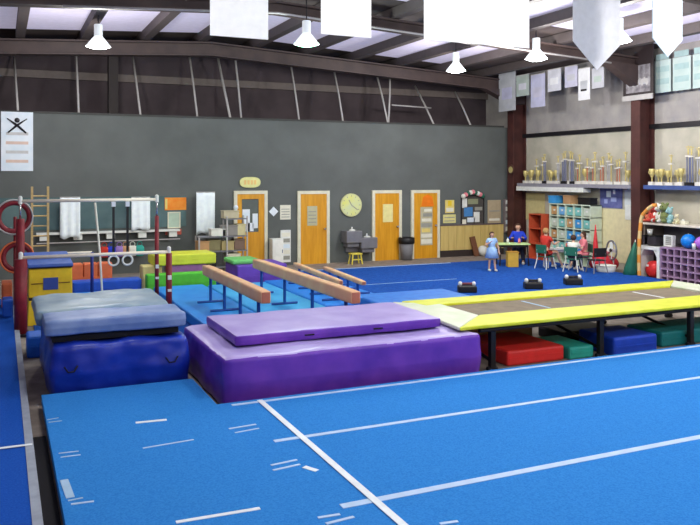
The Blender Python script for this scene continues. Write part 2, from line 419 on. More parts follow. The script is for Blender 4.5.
simple_mat('foam_block', 'royal blue foam block under the trampoline', 7.66, 8.45, 8.12, 8.85, 0, .26, mat('mat_royal', (20,62,176), .5))
simple_mat('panel_mat', 'long teal mat under the right end of the trampoline', 8.72, 10.3, 8.3, 9.0, 0, .22, mat('mat_teal2', (20,120,124), .5))
simple_mat('folding_mat', 'tan folded mat behind the red mat under the trampoline', 6.2, 7.3, 9.42, 9.9, 0, .40, tanm, panels=3)
simple_mat('springboard', 'dark board lying under the middle of the trampoline', 7.6, 8.6, 9.1, 9.7, 0, .16, dark)
# ---------------------------------------------------------------- beam area mats
simple_mat('landing_mat', 'blue landing mat under the uneven bars behind the blue crash mats', 1.3, 2.4, 11.4, 16.3, .016, .15, blue_m)
simple_mat('landing_mat', 'bright blue landing mat right of the bars, under the left beam', 2.86, 3.9, 10.5, 16.1, .016, .2, blue_m, panels=1)
simple_mat('landing_mat', 'light cyan landing mat between the two long beams', 3.94, 5.2, 10.5, 15.9, .016, .2, cyan_m)
simple_mat('landing_mat', 'blue landing mat under the short rear beams', 5.24, 6.65, 12.6, 16.1, .016, .2, mat('mat_mid', (34,128,222), .5))
simple_mat('crash_mat', 'flat light blue mat at the end of the beams beside the yellow pad', 5.6, 7.4, 10.9, 12.2, 0.1, .42, mat('mat_lt', (44,128,214), .5, c2=(30,110,206)))
simple_mat('panel_mat', 'lime green mat in front of the yellow and purple stack', 2.78, 4.25, 16.35, 16.6, 0, .42, green_m)
simple_mat('foam_block', 'purple folded mat between the beams in front of the first door', 4.7, 5.85, 16.3, 17.3, 0, .52, mat('mat_purple2', (106,66,176), .5), panels=2)
simple_mat('wedge_mat', 'light green mat on top of the purple folded mat', 4.66, 5.3, 16.5, 17.3, .525, .62, mat('mat_lg', (110,196,110), .5))
simple_mat('foam_block', 'small dark red block between the beams', 5.7, 6.05, 15.5, 15.8, .2, .36, mat('mat_dred', (130,30,60), .5))
simple_mat('panel_mat', 'orange mat standing behind the rings', 1.3, 2.2, 17.2, 17.5, 0, .62, orange_m, panels=3)
simple_mat('panel_mat', 'blue mat in front of the orange one behind the bars', 1.33, 2.7, 16.5, 16.9, 0, .33, mat('mat_mid2', (30,84,190), .5))
a = simple_mat('folding_mat', 'pink and purple folded mat under the yellow pad', 3.35, 4.15, 16.8, 17.5, 0, .54, mat('mat_lilac3', (150,100,160), .5), panels=1)
simple_mat('spotting_pad', 'yellow pad on top of the pink and purple folded mat', 3.0, 4.35, 16.75, 17.55, .545, .78, mat('mat_y3', (214,218,60), .5))
simple_mat('spotting_block', 'small cream block beside the yellow pad behind the bars', 2.78, 3.2, 16.9, 17.3, 0, .54, mat('mat_cream', (222,206,140), .5))
simple_mat('foam_block', 'small orange block at the far left edge', .02, .2, 15.2, 15.7, .1, .55, orange_m)
simple_mat('foam_block', 'small blue block at the far left edge in front of the orange one', .03, .2, 14.2, 14.6, .1, .40, mat('mat_b4', (24,90,200), .5))
simple_mat('foam_step', 'light blue foam step at the foot of the red post', .33, .62, 11.35, 11.8, .0, .3, mat('mat_b5', (30,104,206), .5))
tag(MB().box(.5, 6.7, 10.2, 17.6, 0, .014).build('floor_carpet', carpet_b), 'thin blue carpet under the bars and beams', 'carpet')
# ---------------------------------------------------------------- balance beams
def beam(label, near, far, z, w=.16, h=.19, nl=4):
    xn, yn = onZ(*near, z); xf, yf = onZ(*far, z)
    a, b = Vector((xn, yn, 0)), Vector((xf, yf, 0)); d = b-a; L = d.length; rz = math.atan2(d.y, d.x)
    tt = thing('balance_beam', label, 'balance beam', (a.x, a.y, .2), rz, 'balance beams')
    zz = z-.2
    m = MB(); m.soft(0, L, -w/2, w/2, zz-h, zz, r=.03, k=0, cut=10); m.build('beam_body', beam_m, tt, True)
    MB().box(-.006, .004, -w/2+.02, w/2-.02, zz-h+.02, zz-.02).build('end_cap', mat('cap_brown', (168,104,84), .7), tt, bevel=.003)
    for k in range(nl):
        x = .35+(L-.7)*k/(nl-1)
        m = MB(); m.cyl((x, 0, zz-h), (x, 0, .03), .028); m.cyl((x, -.24, .022), (x, .24, .022), .02)
        m.build('leg', mat('leg_navy', (24,74,150), .4), tt)
    return tt
beam('long tan balance beam, left of the two long ones', (266,291), (206,264.5), .85)
beam('long tan balance beam, right of the two long ones', (356,291), (256,258.5), .85)
beam('thin tan balance beam just behind the right long beam', (341,280), (295,262), .62, w=.1, h=.1)
beam('short pale balance beam, farthest right of the beams', (364,281), (325,266), .5, w=.11, h=.09)
# ---------------------------------------------------------------- uneven bars, rings, ladder
def bar_unit(label, x0, x1, y, z, postm, w, name='horizontal_bar', upper=None):
    tt = thing(name, label, 'gymnastics bar', (x0, y, 0), 0)
    MB().cyl((0,0,z), (x1-x0,0,z), .028).build('rail', barw, tt, True)
    for xx in (0, x1-x0):
        m = MB(); m.cyl((xx,0,.02), (xx,0,(upper or z)-.02), w if xx == 0 else w*.55); m.build('post', postm, tt, True)
        if upper: MB().cyl((xx,0,upper-.02), (xx,0,z+.02), .018).build('extension', chrome, tt, True)
        m = MB(); m.cyl((xx,0,z-.05), (xx,0,z+.06), .035); m.sph((xx,0,z+.06), .035)
        m.build('clamp', white, tt)
        m = MB(); m.box(xx-.12, xx+.12, -.2, .2, .015, .04); m.build('foot', dark, tt)
        for za, zb in ((.75,.82),(.55,.59)): MB().box(xx-.03, xx+.03, -w*.55-.02, -w*.5+.01, za, zb).build('post_label', white, tt)
    return tt
bar_unit('low bar on dark red posts in front of the yellow block', .29, 2.58, 13.05, 1.21, redp, .095)
bar_unit('higher bar behind the low bar, on dark red posts', .32, 2.68, 14.7, 2.04, redp, .07, upper=1.75)
for i, px in enumerate((113.5, 127.5)):
    x = onY(px, 203, 14.66)[0]
    tt = thing('gymnastic_ring', ['left of the two white rings hanging on black straps', 'right of the two white rings hanging on black straps'][i], 'gymnastic ring', (x, 14.66, 0.0), 0, 'rings on the higher bar')
    m = MB(); m.torus((0,0,.93), .088, .018, Matrix.Rotation(PI/2, 4, 'X')); m.build('ring', white, tt, True)
    MB().box(-.022, .022, -.006, .006, 1.0, 2.0).build('strap', black, tt)
    MB().box(-.035, .035, -.03, .03, 1.92, 2.01).build('buckle', bannerb, tt)
x0, z0 = onY(95, 203, 14.6); x1, _ = onY(103, 297, 14.3)
tag(MB().tube([(x0, 14.6, 2.0), ((x0+x1)/2+.02, 14.5, 1.1), (x1, 14.3, .16)], .02).build('climbing_rope', whitecl, None, True), 'pale rope hanging from the higher bar left of the rings', 'rope')
for i, px in enumerate((90,)):
    tt = thing('horizontal_bar', 'small low bar with dark blue post behind the yellow block', 'gymnastics bar', (.75, 15.2, 0))
    xe = onY(92, 249, 15.2)[0]-.75
    MB().cyl((-.3,0,1.05), (xe,0,1.05), .02).build('rail', barw, tt, True)
    for xx in (-.3, xe): MB().cyl((xx,0,.15 if xx > 0 else 0), (xx,0,1.05), .03).build('post', mat('navy_post', (34,44,120), .4), tt, True)
tt = thing('wooden_ladder', 'pale wooden ladder standing upright behind the yellow block', 'ladder', (onY(32,190,15.8)[0], 15.8, 0))
wl = onY(48,190,15.8)[0]-onY(32,190,15.8)[0]
for xx in (0, wl): MB().box(xx-.02, xx+.02, -.03, .03, 0, 2.28).build('rail', woodl, tt)
for k in range(11): MB().cyl((0,0,.2+.19*k), (wl,0,.2+.19*k), .014).build('rung', woodl, tt)
# red hoops on stand
for i, (px, py, R, lb) in enumerate(((14,217,.27,'upper dark red padded hoop at the left edge'), (17,257,.24,'lower dark red padded hoop at the left edge'))):
    x, z = onY(px, py, 15.4)
    tt = thing('padded_hoop', lb, 'hoop', (x, 15.4-.0*i, 0), 0, 'padded hoops at the left edge')
    MB().torus((0,0,z), R, .055, Matrix.Rotation(PI/2, 4, 'X')).build('padding', redp, tt, True)
    MB().torus((0,-.05,z), R+.045, .016, Matrix.Rotation(PI/2, 4, 'X')).build('rim', pipe_g if i == 0 else orange_m, tt, True)
    MB().cyl((.02+.03*i, .07, 0), (.02+.03*i, .07, z), .03).build('stand', redp, tt, True)
# yellow vaulting block
x0, z0 = onY(28.5, 297, 12.85*1.078); 
Yb = 12.9*1.07
xl, _ = onY(28.5, 280, Yb); xr, _ = onY(72.5, 280, Yb)
tt = thing('vaulting_block', 'yellow vaulting block with a blue sloping top behind the low bar', 'vaulting block', ((xl+xr)/2, Yb, 0)); w = (xr-xl)/2
zt = onY(50, 268, Yb)[1]; zm = onY(50, 298, Yb)[1]
m = MB(); m.prism([(-w, zm+.02), (w, zm+.02), (w*.98, zt), (-w*.98, zt)], 0, .6); m.build('upper_section', yellow_m, tt, bevel=.015)
m = MB(); m.prism([(-w*1.05, .0), (w*1.05, .0), (w*1.0, zm-.03), (-w*1.0, zm-.03)], -.02, .62); m.build('lower_section', yellow_m, tt, bevel=.015)
MB().box(-w*.98, w*.98, .02, .58, zm-.03, zm+.02).build('joint_strip', dark, tt)
m = MB(); pts = [(-.02, zt+.02), (.62, zt+.17), (.62, zt+.02)]
m.prism([(-w*1.02,0),(w*1.02,0),(w*.95,.001),(-w*.95,.001)], 0, .001)
m = MB(); v = [m.bm.verts.new(p) for p in ((-w*1.04,-.04,zt+.02),(w*1.04,-.04,zt+.02),(w*1.04,.64,zt+.02),(-w*1.04,.64,zt+.02),(-w*1.02,-.03,zt+.07),(w*1.02,-.03,zt+.07),(w*.86,.6,zt+.22),(-w*1.2,.6,zt+.22))]
for f in ((0,1,2,3),(4,5,6,7),(0,1,5,4),(1,2,6,5),(2,3,7,6),(3,0,4,7)): m.bm.faces.new([v[i] for i in f])
m.build('top_pad', mat('pad_blue_top', (62,98,176), .5), tt, bevel=.01)
MB().box(-w*1.0, w*1.0, -.025, .3, zt, zt+.02).build('joint_strip', dark, tt)
MB().box(-w*.34, w*.34, -.012, .02, zm+.14, zm+.34).build('front_panel', mat('pad_blue_panel', (52,78,156), .5), tt, bevel=.004)
for sx in (-1, 1): MB().box(sx*w*.62-.09, sx*w*.62+.09, -.015, .01, zt-.26, zt-.245).build('handle_slot', mat('slot_brown', (120,80,20), .6), tt)
# ---------------------------------------------------------------- doors in the grey wall
def wx(px): return onY(px, 200, BW)[0]
def wz(px, py): return onY(px, py, BW)[1]
def door(n, pl, pr, ptop):
    xl, xr = wx(pl), wx(pr); zt = wz((pl+pr)/2, ptop)
    t_ = bpy.data.objects.new('door_%d' % n, None); COL.objects.link(t_); t_.location = ((xl+xr)/2, BW, 0); t_['kind'] = 'structure'
    w = (xr-xl)/2; f = .09
    m = MB(); m.box(-w, -w+f, -.06, .0, 0, zt); m.box(w-f, w, -.06, .0, 0, zt); m.box(-w+f, w-f, -.06, 0, zt-f, zt); m.build('frame', frame_w, t_)
    if n == 1:
        m = MB(); a, b, c, d = -w+f, w-f, -.045, -.005
        zl, zh = wz(250, 232), wz(250, 199)
        m.box(a, b, c, d, 0, zl); m.box(a, b, c, d, zh, zt-f); m.box(a, a+.13, c, d, zl, zh); m.box(b-.16, b, c, d, zl, zh)
        m.build('leaf', doorw, t_)
        MB().box(a+.13, b-.16, -.02, -.012, zl, zh).build('pane', mat('glass_dim', (96,104,100), .15, spec=.7), t_)
        for (x0_, x1_, z0_, z1_) in ((a+.15, a+.36, zl+.02, zl+.62), (b-.33, b-.18, zl+.1, zl+.5), (a+.3, b-.3, zl+.02, zl+.25)):
            MB().box(x0_, x1_, -.026, -.021, z0_, z1_).build('notice', bannerb, t_, bevel=.002)
    else: MB().box(-w+f, w-f, -.045, -.005, 0, zt-f).build('leaf', doorw, t_)
    s = 1 if n != 1 else -1
    k = MB().cyl((s*(w-f-.07), -.05, .98), (s*(w-f-.07), -.09, .98), .03); k.sph((s*(w-f-.07), -.1, .98), .035); k.build('knob', chrome, t_, True)
    return t_
door(1, 233.5, 267, 190.7); door(2, 297, 329, 190.8); door(3, 371.5, 401, 190.2); door(4, 410.5, 439, 190)
def flat(name, label, cat, pl, pr, pt, pb, m, d=.012, off=0, grp=None, strips=None, frame=None):
    xl, xr = wx(pl), wx(pr); pm = (pl+pr)/2; z1, z0 = wz(pm, pt), wz(pm, pb)
    y = BW-.002-off
    tt = thing(name, label, cat, ((xl+xr)/2, y, z0), 0, grp); w = (xr-xl)/2; h = z1-z0
    MB().box(-w, w, -d, 0, 0, h).build('sheet' if not frame else 'panel', m, tt)
    if frame:
        q = MB(); e = .03; q.box(-w-e, -w, -d-.01, 0, -e, h+e); q.box(w, w+e, -d-.01, 0, -e, h+e); q.box(-w, w, -d-.01, 0, -e, 0); q.box(-w, w, -d-.01, 0, h, h+e); q.build('frame', frame, tt)
    for (a, b, c, e, mm) in (strips or []):
        MB().box(-w+2*w*a, -w+2*w*b, -d-.006, -d, h*c, h*e).build('print', mm, tt)
    return tt
tx = mat('print_gray', (150,150,140), .8)
lines4 = [(.12,.88,.15+.18*i,.2+.18*i,tx) for i in range(4)]
flat('door_poster', 'cream printed notice on the second wooden door', 'poster', 306.5, 316.5, 206, 225.5, mat('cream_gray', (188,184,150), .8), off=.046, strips=lines4)
flat('door_poster', 'plain pale notice on the third wooden door', 'poster', 382, 392, 204, 222, mat('cream_y', (228,218,150), .8), off=.046)
p = flat('door_poster', 'long grey and white list on the rightmost wooden door', 'poster', 419.5, 431.5, 207, 245, mat('list_gray', (186,180,150), .8), off=.046,
     strips=[(.05,.95,.04,.16,paper),(.05,.95,.2,.3,paper),(.1,.8,.34,.44,paper_y),(.05,.95,.48,.58,tx),(.1,.9,.62,.7,paper),(.2,.95,.75,.84,tx),(.3,.95,.88,.95,paper)])
xl, xr = wx(420.5), wx(433); z0, z1 = wz(427, 206), wz(427, 191)
m = MB(); m.prism([(xl, z0), (xr, z0), (xr-.06, z0+.28), ((xl+xr)/2, z1-.1), (xl+.06, z0+.28)], BW-.06, BW-.05)
tag(m.build('paper_pennant', mat('orange_paper', (232,120,10), .7)), 'orange pointed paper above the list on the rightmost door', 'poster')
# exit sign
xl, xr = wx(239.5), wx(260); zc = wz(250, 182.3); w = (xr-xl)/2; h = (wz(250,177)-wz(250,187.6))/2
tt = thing('oval_sign', 'pale yellow oval sign above the first door', 'sign', ((xl+xr)/2, BW-.002, zc))
m = MB(); m.prism([(w*math.copysign(abs(math.cos(a))**.7, math.cos(a)), h*math.copysign(abs(math.sin(a))**.8, math.sin(a))) for a in [2*PI*i/28 for i in range(28)]], -.05, 0); m.build('plate', mat('oval_plate', (224,222,150), .6), tt)
m = MB()
for i in range(4): m.box(-w*.6+w*.32*i, -w*.6+w*.32*i+w*.2, -.056, -.05, -h*.4, h*.4)
m.build('print', mat('oval_print', (230,190,120), .6), tt)
# clock
cx, cz = wx(350.5), wz(350.5, 205); R = (wx(361)-wx(340))/2
tt = thing('wall_clock', 'large round pale wall clock between the second and third doors', 'clock', (cx, BW-.002, cz))
m = MB(); m.cyl((0,0,0), (0,-.06,0), R, n=32); m.build('case', mat('clock_rim', (206,206,150), .5), tt)
m = MB(); m.cyl((0,-.06,0), (0,-.066,0), R*.9, n=32); m.build('dial', mat('clock_face', (222,222,120), .6, c2=(206,214,170), scale=3), tt)
for a, l in ((-.5,.17), (2.2,.24)):
    MB().box(-.012, .012, -.074, -.068, 0, l, Matrix.Rotation(a, 4, 'Y')).build('hand', tx, tt)
m = MB()
for i in range(12):
    m.box(-.008, .008, -.07, -.066, R*.72, R*.85, Matrix.Rotation(i*PI/6, 4, 'Y'))
m.build('hour_mark', tx, tt)
# papers between doors
cx, cz = wx(273.5), wz(273.5, 211.5)
m = MB().box(-.095, .095, -.012, 0, -.095, .095, Matrix.Translation((cx, BW-.002, cz)) @ Matrix.Rotation(PI/4, 4, 'Y')); m.mi = 0
tag(m.build('diamond_sign', bannerb), 'small white diamond sign right of the first door', 'sign')
flat('wall_notice', 'white notice sheet right of the diamond sign', 'poster', 280, 290.5, 205, 219.5, paper, strips=lines4)
tt = flat('brochure_rack', 'tall white brochure rack on the wall between first and second doors', 'rack', 280, 290, 230, 262, white, d=.06,
     strips=[(.1,.9,.08+.18*i,.2+.18*i,mm) for i, mm in enumerate((tx, paper, bannerb, tx, paper))])
xl, xr = wx(268.5), wx(279.5)
tt = thing('white_cabinet', 'plain white cabinet on the floor between the first door and the brochure rack', 'cabinet', ((xl+xr)/2, BW-.18, 0)); w = (xr-xl)/2; zh = wz(274, 238)
MB().box(-w, w, -.15, .17, 0, zh).build('body', white, tt, bevel=.01)
MB().box(-w+.01, w-.01, -.165, -.152, .04, zh-.03).build('door', mat('white_door', (236,236,228), .5), tt, bevel=.004)
MB().box(w-.05, w-.03, -.185, -.167, zh*.5, zh*.62).build('handle', chrome, tt)
# drinking fountain
tt = thing('drinking_fountain', 'grey two-level drinking fountain left of the third door', 'drinking fountain', (wx(355), BW-.02, 0))
for (pa, pb, pt, pbm, lab) in ((340.5,356,230,246,0), (355,371,237,252,1)):
    a, b = wx(pa)-wx(355), wx(pb)-wx(355); z1 = wz(350, pt); z0 = wz(350, pbm)
    m = MB(); m.prism([(a, z0+.12), (b, z0+.12), (b, z1), (a, z1)], -.42, -.0); m.box(a+.06, b-.06, -.34, 0, z0, z0+.12); m.build('basin', grey_s, tt, bevel=.02)
    m = MB(); m.sph(((a+b)/2, -.25, z1+.01), .1, (1,.8,.35)); m.cyl(((a+b)/2, -.2, z1), ((a+b)/2, -.24, z1+.1), .02); m.build('spout', white, tt, True)
MB().box(-.33, .36, -.1, 0, .3, wz(350, 246)).build('backplate', grey_s, tt)
# step stool
sx, sy = onZ(355.5, 264, 0)
tt = thing('step_stool', 'small yellow step stool below the drinking fountain', 'stool', (sx, sy, 0))
MB().box(-.16, .16, -.13, .13, .27, .31).build('seat', mat('stool_y', (222,204,80), .5), tt, bevel=.008)
for x_ in (-1, 1):
    for y_ in (-1, 1): MB().cyl((x_*.12, y_*.09, .27), (x_*.16, y_*.12, 0), .02).build('leg', MATS['stool_y'], tt)
MB().box(-.14, .14, -.11, -.09, .12, .15).build('stretcher', MATS['stool_y'], tt)
# trash can
sx, sy = onZ(406.5, 260, 0)
tt = thing('trash_can', 'grey trash can with a black rim between the third and fourth doors', 'trash can', (sx, sy, 0))
MB().lathe([(.0,.01),(.17,.01),(.21,.55),(.2,.55),(.0,.55)], 20).build('bin', mat('bin_gray', (118,118,122), .5), tt, True)
MB().lathe([(.212,.48),(.24,.50),(.245,.66),(.20,.67),(.18,.55)], 20).build('rim', black, tt, True)
# right part of the grey wall
xl, xr = wx(440), wx(503)
tt = thing('wainscot_panel', 'yellowish wooden panelling low on the wall right of the doors', 'wall panelling', ((xl+xr)/2, BW, 0)); w = (xr-xl)/2
n = 8
for i in range(n): MB().box(-w+2*w*i/n+.004, -w+2*w*(i+1)/n-.004, -.03, 0, .2, .95).build('board', wains, tt)
MB().box(-w, w, -.04, 0, 0, .2).build('skirting', mat('skirt_dark', (50,40,38), .7), tt)
MB().box(-w, w, -.045, 0, .95, .99).build('cap_rail', mat('rail_dark', (96,84,84), .7), tt)
flat('wall_notice', 'yellow figure-shaped notice right of the rightmost door', 'poster', 445, 454, 200, 213, paper_y, strips=[(.3,.7,.55,.95,mat('yel2',(226,196,40),.7)),(.1,.9,.1,.4,paper)])
flat('wall_notice', 'small pale yellow notice under the figure-shaped one', 'poster', 443, 455.5, 214.5, 223, mat('paper_y2', (220,212,140), .8), strips=[(.1,.9,.2,.3,tx),(.1,.9,.6,.7,tx)])
tt = flat('bulletin_board', 'dark bulletin board with white and blue papers right of the doors', 'bulletin board', 461.5, 483, 196, 225, mat('cork_dark', (74,70,66), .8), strips=
     [(.02,.24,.6,.92,white),(.28,.75,.72,.9,mat('olive',(136,140,110),.8)),(.1,.5,.3,.62,paper_b),(.55,.82,.1,.45,white),(.25,.6,.1,.26,bannerb),(.02,.2,.02,.2,paper),(.6,.95,.5,.62,tx)], frame=dark)
m = MB()
for i in range(9):
    m.mi = i % 3; m.sph((wx(462+2.4*i), BW-.08, wz(470, 192+ (abs(i-4)**1.5)*.5)), .075, n=8)
tag(m.build('flower_garland', [whitecl, pinkcl, dgreen]), 'garland of pale pink and white flowers above the bulletin board', 'garland')
flat('wall_notice', 'large beige sheet between the bulletin board and the brown column', 'poster', 487.5, 500.5, 200, 223, mat('beige', (176,160,130), .8), strips=[(.1,.9,.1,.2,paper),(.1,.9,.5,.55,tx)])
tt = flat('brochure_rack', 'narrow rack of pale leaflets next to the corner column', 'rack', 503, 511, 199, 232, mat('rack_gray', (120,110,110), .6), d=.1,
     strips=[(.1,.8,.05+.2*i,.17+.2*i,mm) for i, mm in enumerate((paper, bannerb, tx, paper, white))])
sx, sy = onZ(481, 255.5, 0)
tag(MB().sph((sx, sy-.1, .16), .16, n=16).build('exercise_ball', white, None, True), 'small white ball by the wooden panelling', 'ball')
sx = wx(473)
m = MB(); m.box(-.09, .09, -.03, .03, 0, .62, Matrix.Translation((sx, BW-.22, .0)) @ Matrix.Rotation(-.22, 4, 'X') @ Matrix.Rotation(-.15, 4, 'Y'))
tag(m.build('leaning_board', mat('board_brown', (110,70,46), .6), bevel=.008), 'brown wooden board leaning on the yellowish panelling', 'board')
# ---------------------------------------------------------------- left part of grey wall
tt = flat('wall_mirror', 'long low mirror strip on the grey wall behind the bars', 'mirror', -20, 186, 197, 229, mirror, d=.02)
xl, xr = wx(36), wx(178)
tt = thing('wall_shelf', 'long white shelf below the mirror behind the bars', 'shelf', ((xl+xr)/2, BW-.15, 0)); w = (xr-xl)/2; zz = wz(100, 232)
MB().box(-w, w, -.12, .12, zz-.02, zz+.03).build('board', white, tt, bevel=.005)
for a in (-.9,-.45,0,.45,.9): MB().box(w*a-.1, w*a+.1, -.08, .12, zz-.16, zz-.02).build('bracket', white, tt)
MB().cyl((-w,-.1,zz-.22), (w,-.1,zz-.22), .015).build('hook_rail', pipe_g, tt)
for i, (px, mm, lb) in enumerate(((103, redcl, 'red'), (110, royal, 'blue'), (118, mat('bag_violet', (150,120,190), .8), 'violet'), (124, mat('bag_tan', (200,150,110), .8), 'tan'), (131, whitecl, 'white'), (138, teal_m, 'green'))):
    bt = thing('hanging_bag', '%s bag hanging under the white wall shelf' % lb, 'bag', (wx(px), BW-.25, zz-.62), 0, 'bags under the wall shelf')
    MB().soft(-.1, .1, -.07, .07, 0, .27, r=.05, k=.01, seed=i, cut=5).build('pouch', mm, bt, True)
    MB().torus((0,0,.31), .06, .008, Matrix.Rotation(PI/2, 4, 'X'), n=12, m=5).build('strap', mm, bt)
flat('wall_poster', 'orange poster above the framed picture left of the first door', 'poster', 164.5, 186, 197.5, 210, mat('poster_orange', (236,130,28), .7, c2=(240,156,60), scale=6), off=.022, strips=[(.02,.12,.1,.9,paper_y)])
flat('framed_picture', 'small framed pale picture under the orange poster', 'picture', 168.5, 179, 213, 227, mat('pic_pale', (176,196,176), .7), off=.022, frame=frame_w)
flat('wall_sign', 'red and orange strip sign under the framed picture', 'sign', 165, 181, 229, 234.5, mat('sign_red', (206,96,80), .7), d=.02, off=.02)
# white cloths
def cloth(label, xc, w, z1, z0, y, m, seed=0, name='white_banner'):
    mb = MB(); n, k = 12, 10; rows = []
    for s_ in (0, .012):
        rr = []
        for j in range(k+1):
            rr.append([mb.bm.verts.new((-w/2+w*i/n, .02*math.sin(i*1.3+seed)*(.3+j/k)+s_, (z1-z0)*(1-j/k)+ (.03*math.sin(i*.8+seed) if j == k else 0))) for i in range(n+1)])
        rows.append(rr)
    for rr in rows:
        for j in range(k):
            for i in range(n): mb.bm.faces.new((rr[j][i], rr[j][i+1], rr[j+1][i+1], rr[j+1][i]))
    for j in range(k):
        for i in (0, n): mb.bm.faces.new((rows[0][j][i], rows[0][j+1][i], rows[1][j+1][i], rows[1][j][i]))
    for i in range(n):
        for j in (0, k): mb.bm.faces.new((rows[0][j][i], rows[0][j][i+1], rows[1][j][i+1], rows[1][j][i]))
    tt = thing(name, label, 'cloth', (xc, y, z0)); mb.build('cloth', m, tt, True)
    MB().cyl((-w/2, .006, z1-z0), (w/2, .006, z1-z0), .014).build('rod', pipe_g, tt); return tt
for px0, px1, py0, py1, lb in ((59,79,197,237,'white cloth hanging on the mirror wall just right of the ladder'), (129.5,148,197,229,'white cloth hanging on the mirror wall right of the rings'), (193.5,212,192,233,'bright white cloth hanging between the orange poster and the first door')):
    xa, xb = wx(px0), wx(px1); pm = (px0+px1)/2
    cloth(lb, (xa+xb)/2, xb-xa, wz(pm, py0), wz(pm, py1), BW-.32, mat('cloth_bright', (240,250,255), .6), px0)
# metal storage rack near the first door
xl, xr = wx(190), wx(236)
tt = thing('storage_rack', 'open metal storage rack with boxes beside the first door', 'shelving', ((xl+xr)/2, BW-.85, 0)); w = (xr-xl)/2
for a in (-w, w*.15, w):
    for b in (-.18, .18): MB().box(a-.018, a+.018, b-.018, b+.018, 0, 1.45 if a > 0 else .95).build('upright', pipe_g, tt)
for z in (.15, .55, .92): MB().box(-w, w, -.2, .2, z, z+.025).build('shelf', grey_s, tt)
MB().box(w*.15, w, -.2, .2, 1.36, 1.385).build('shelf', grey_s, tt)
bx = [(-.8,.3,.58,.28,tanm,'tan'),(-.35,.3,.58,.3,mat('box_olive',(128,120,84),.8),'olive'),(.2,.32,.58,.26,mat('box_khaki',(176,160,110),.8),'khaki'),(.7,.28,.58,.3,mat('box_brown',(122,98,84),.8),'brown'),
      (.3,.4,.95,.3,mat('box_gray',(140,136,130),.8),'grey'),(.78,.22,.95,.32,mat('box_cream',(206,196,150),.8),'cream'),(-.2,.36,.95,.2,whitecl,'white'),(.35,.4,1.39,.22,mat('box_sand',(190,180,150),.8),'sand-coloured'),(-.6,.4,.18,.3,dark,'black'),(.45,.36,.18,.34,mat('box_white2',(220,216,190),.8),'off-white')]
for i, (fx, wd, z, hh, mm, lb) in enumerate(bx):
    lvl = {.58:'middle shelf', .95:'upper shelf', 1.39:'top shelf', .18:'bottom shelf'}[z]
    bt = thing('storage_box', '%s box on the %s of the metal rack' % (lb, lvl), 'box', ((xl+xr)/2+fx*w, BW-.85, z), 0, 'boxes on the metal rack')
    MB().box(-wd/2, wd/2, -.15, .15, 0, hh*.8).build('body', mm, bt, bevel=.008); MB().box(-wd/2-.01, wd/2+.01, -.16, .16, hh*.8, hh*.9).build('lid', mm, bt, bevel=.005)
tt = thing('bowling_pin_toy', 'small white figure on top of the metal rack', 'figurine', ((xl+xr)/2+w*.6, BW-.85, 1.392))
MB().box(-.05,.05,-.05,.05,0,.02).build('base', white, tt)
m = MB(); m.lathe([(.0,.02),(.07,.02),(.09,.12),(.05,.2),(.0,.21)], 12); m.build('body', white, tt, True); MB().sph((0,0,.27), .065).build('head', bannerb, tt, True)
# banner on the left edge of the wall
xl, xr = wx(1), wx(33); z1, z0 = wz(16, 112), wz(16, 171)
tt = thing('wall_banner', 'white banner with a dark crossed emblem at the left edge of the wall', 'banner', ((xl+xr)/2, BW-.03, z0)); w = (xr-xl)/2; h = z1-z0
MB().box(-w, w, 0, .02, 0, h).build('cloth', bannerb, tt)
for s in (-1, 1):
    m = MB(); m.tube([(-s*.2, -.012, h-.5), (0, -.012, h-.32), (s*.22, -.012, h-.16)], [.02,.03,.012], 6); m.build('emblem', dark, tt)
MB().sph((0,-.01,h-.2), .06, (1,.3,1)).build('emblem_head', dark, tt)
for k in range(4): MB().box(-w*.7, w*.7, -.004, .0, .2+.22*k, .27+.22*k).build('printed_line', mat('faint_print', (196,196,196), .8) if k % 2 else mat('faint_print2', (216,190,176), .8), tt)
# ---------------------------------------------------------------- lamps
def lamp(x, y, z, label, glow=lampg, power=900, col=(1,.97,.93), vis=True):
    tt = thing('high_bay_lamp', label, 'ceiling lamp', (x, y, z), 0, 'high bay lamps under the roof')
    MB().cyl((0,0,.42), (0,0,roofz(x)-z-.05), .012).build('cord', dark, tt)
    m = MB(); m.cyl((0,0,.17), (0,0,.42), .085, .085, 16); m.build('ballast', mat('ballast_w', (220,226,228), .4, emit=.5), tt, bevel=.01)  # housing given a faint painted glow
    MB().lathe([(.085,.17),(.12,.13),(.2,.03),(.25,-.04),(.243,-.04),(.19,.03),(.1,.11),(.0,.12)], 24).build('reflector', lampcap, tt, True)
    MB().sph((0,0,-.025), .225, (1,1,.28), 20).build('diffuser', glow, tt, True)
    l = bpy.data.lights.new('lamp_light', 'POINT'); l.energy = power; l.color = col; l.shadow_soft_size = .22
    lo = bpy.data.objects.new('lamp_light', l); COL.objects.link(lo); lo.parent = tt; lo.location = (0,0,-.33)
    return tt
LP = 270
lamp(1.85, 16.7, 5.2, 'bright white lamp hanging on the left', power=LP)
lamp(5.5, 14.2, 5.12, 'greenish lamp hanging between the two square white banners', lampgreen, LP, (.85,1,.9))
lamp(10.4, 16.5, 5.15, 'small white lamp hanging right of the middle, below the wide banner', power=LP)
lamp(10.85, 13.9, 5.12, 'bright lamp at the lower right corner of the wide banner', power=LP)
lamp(11.3, 11.85, 5.22, 'lamp half hidden at the edge of the large pointed banner', power=LP)
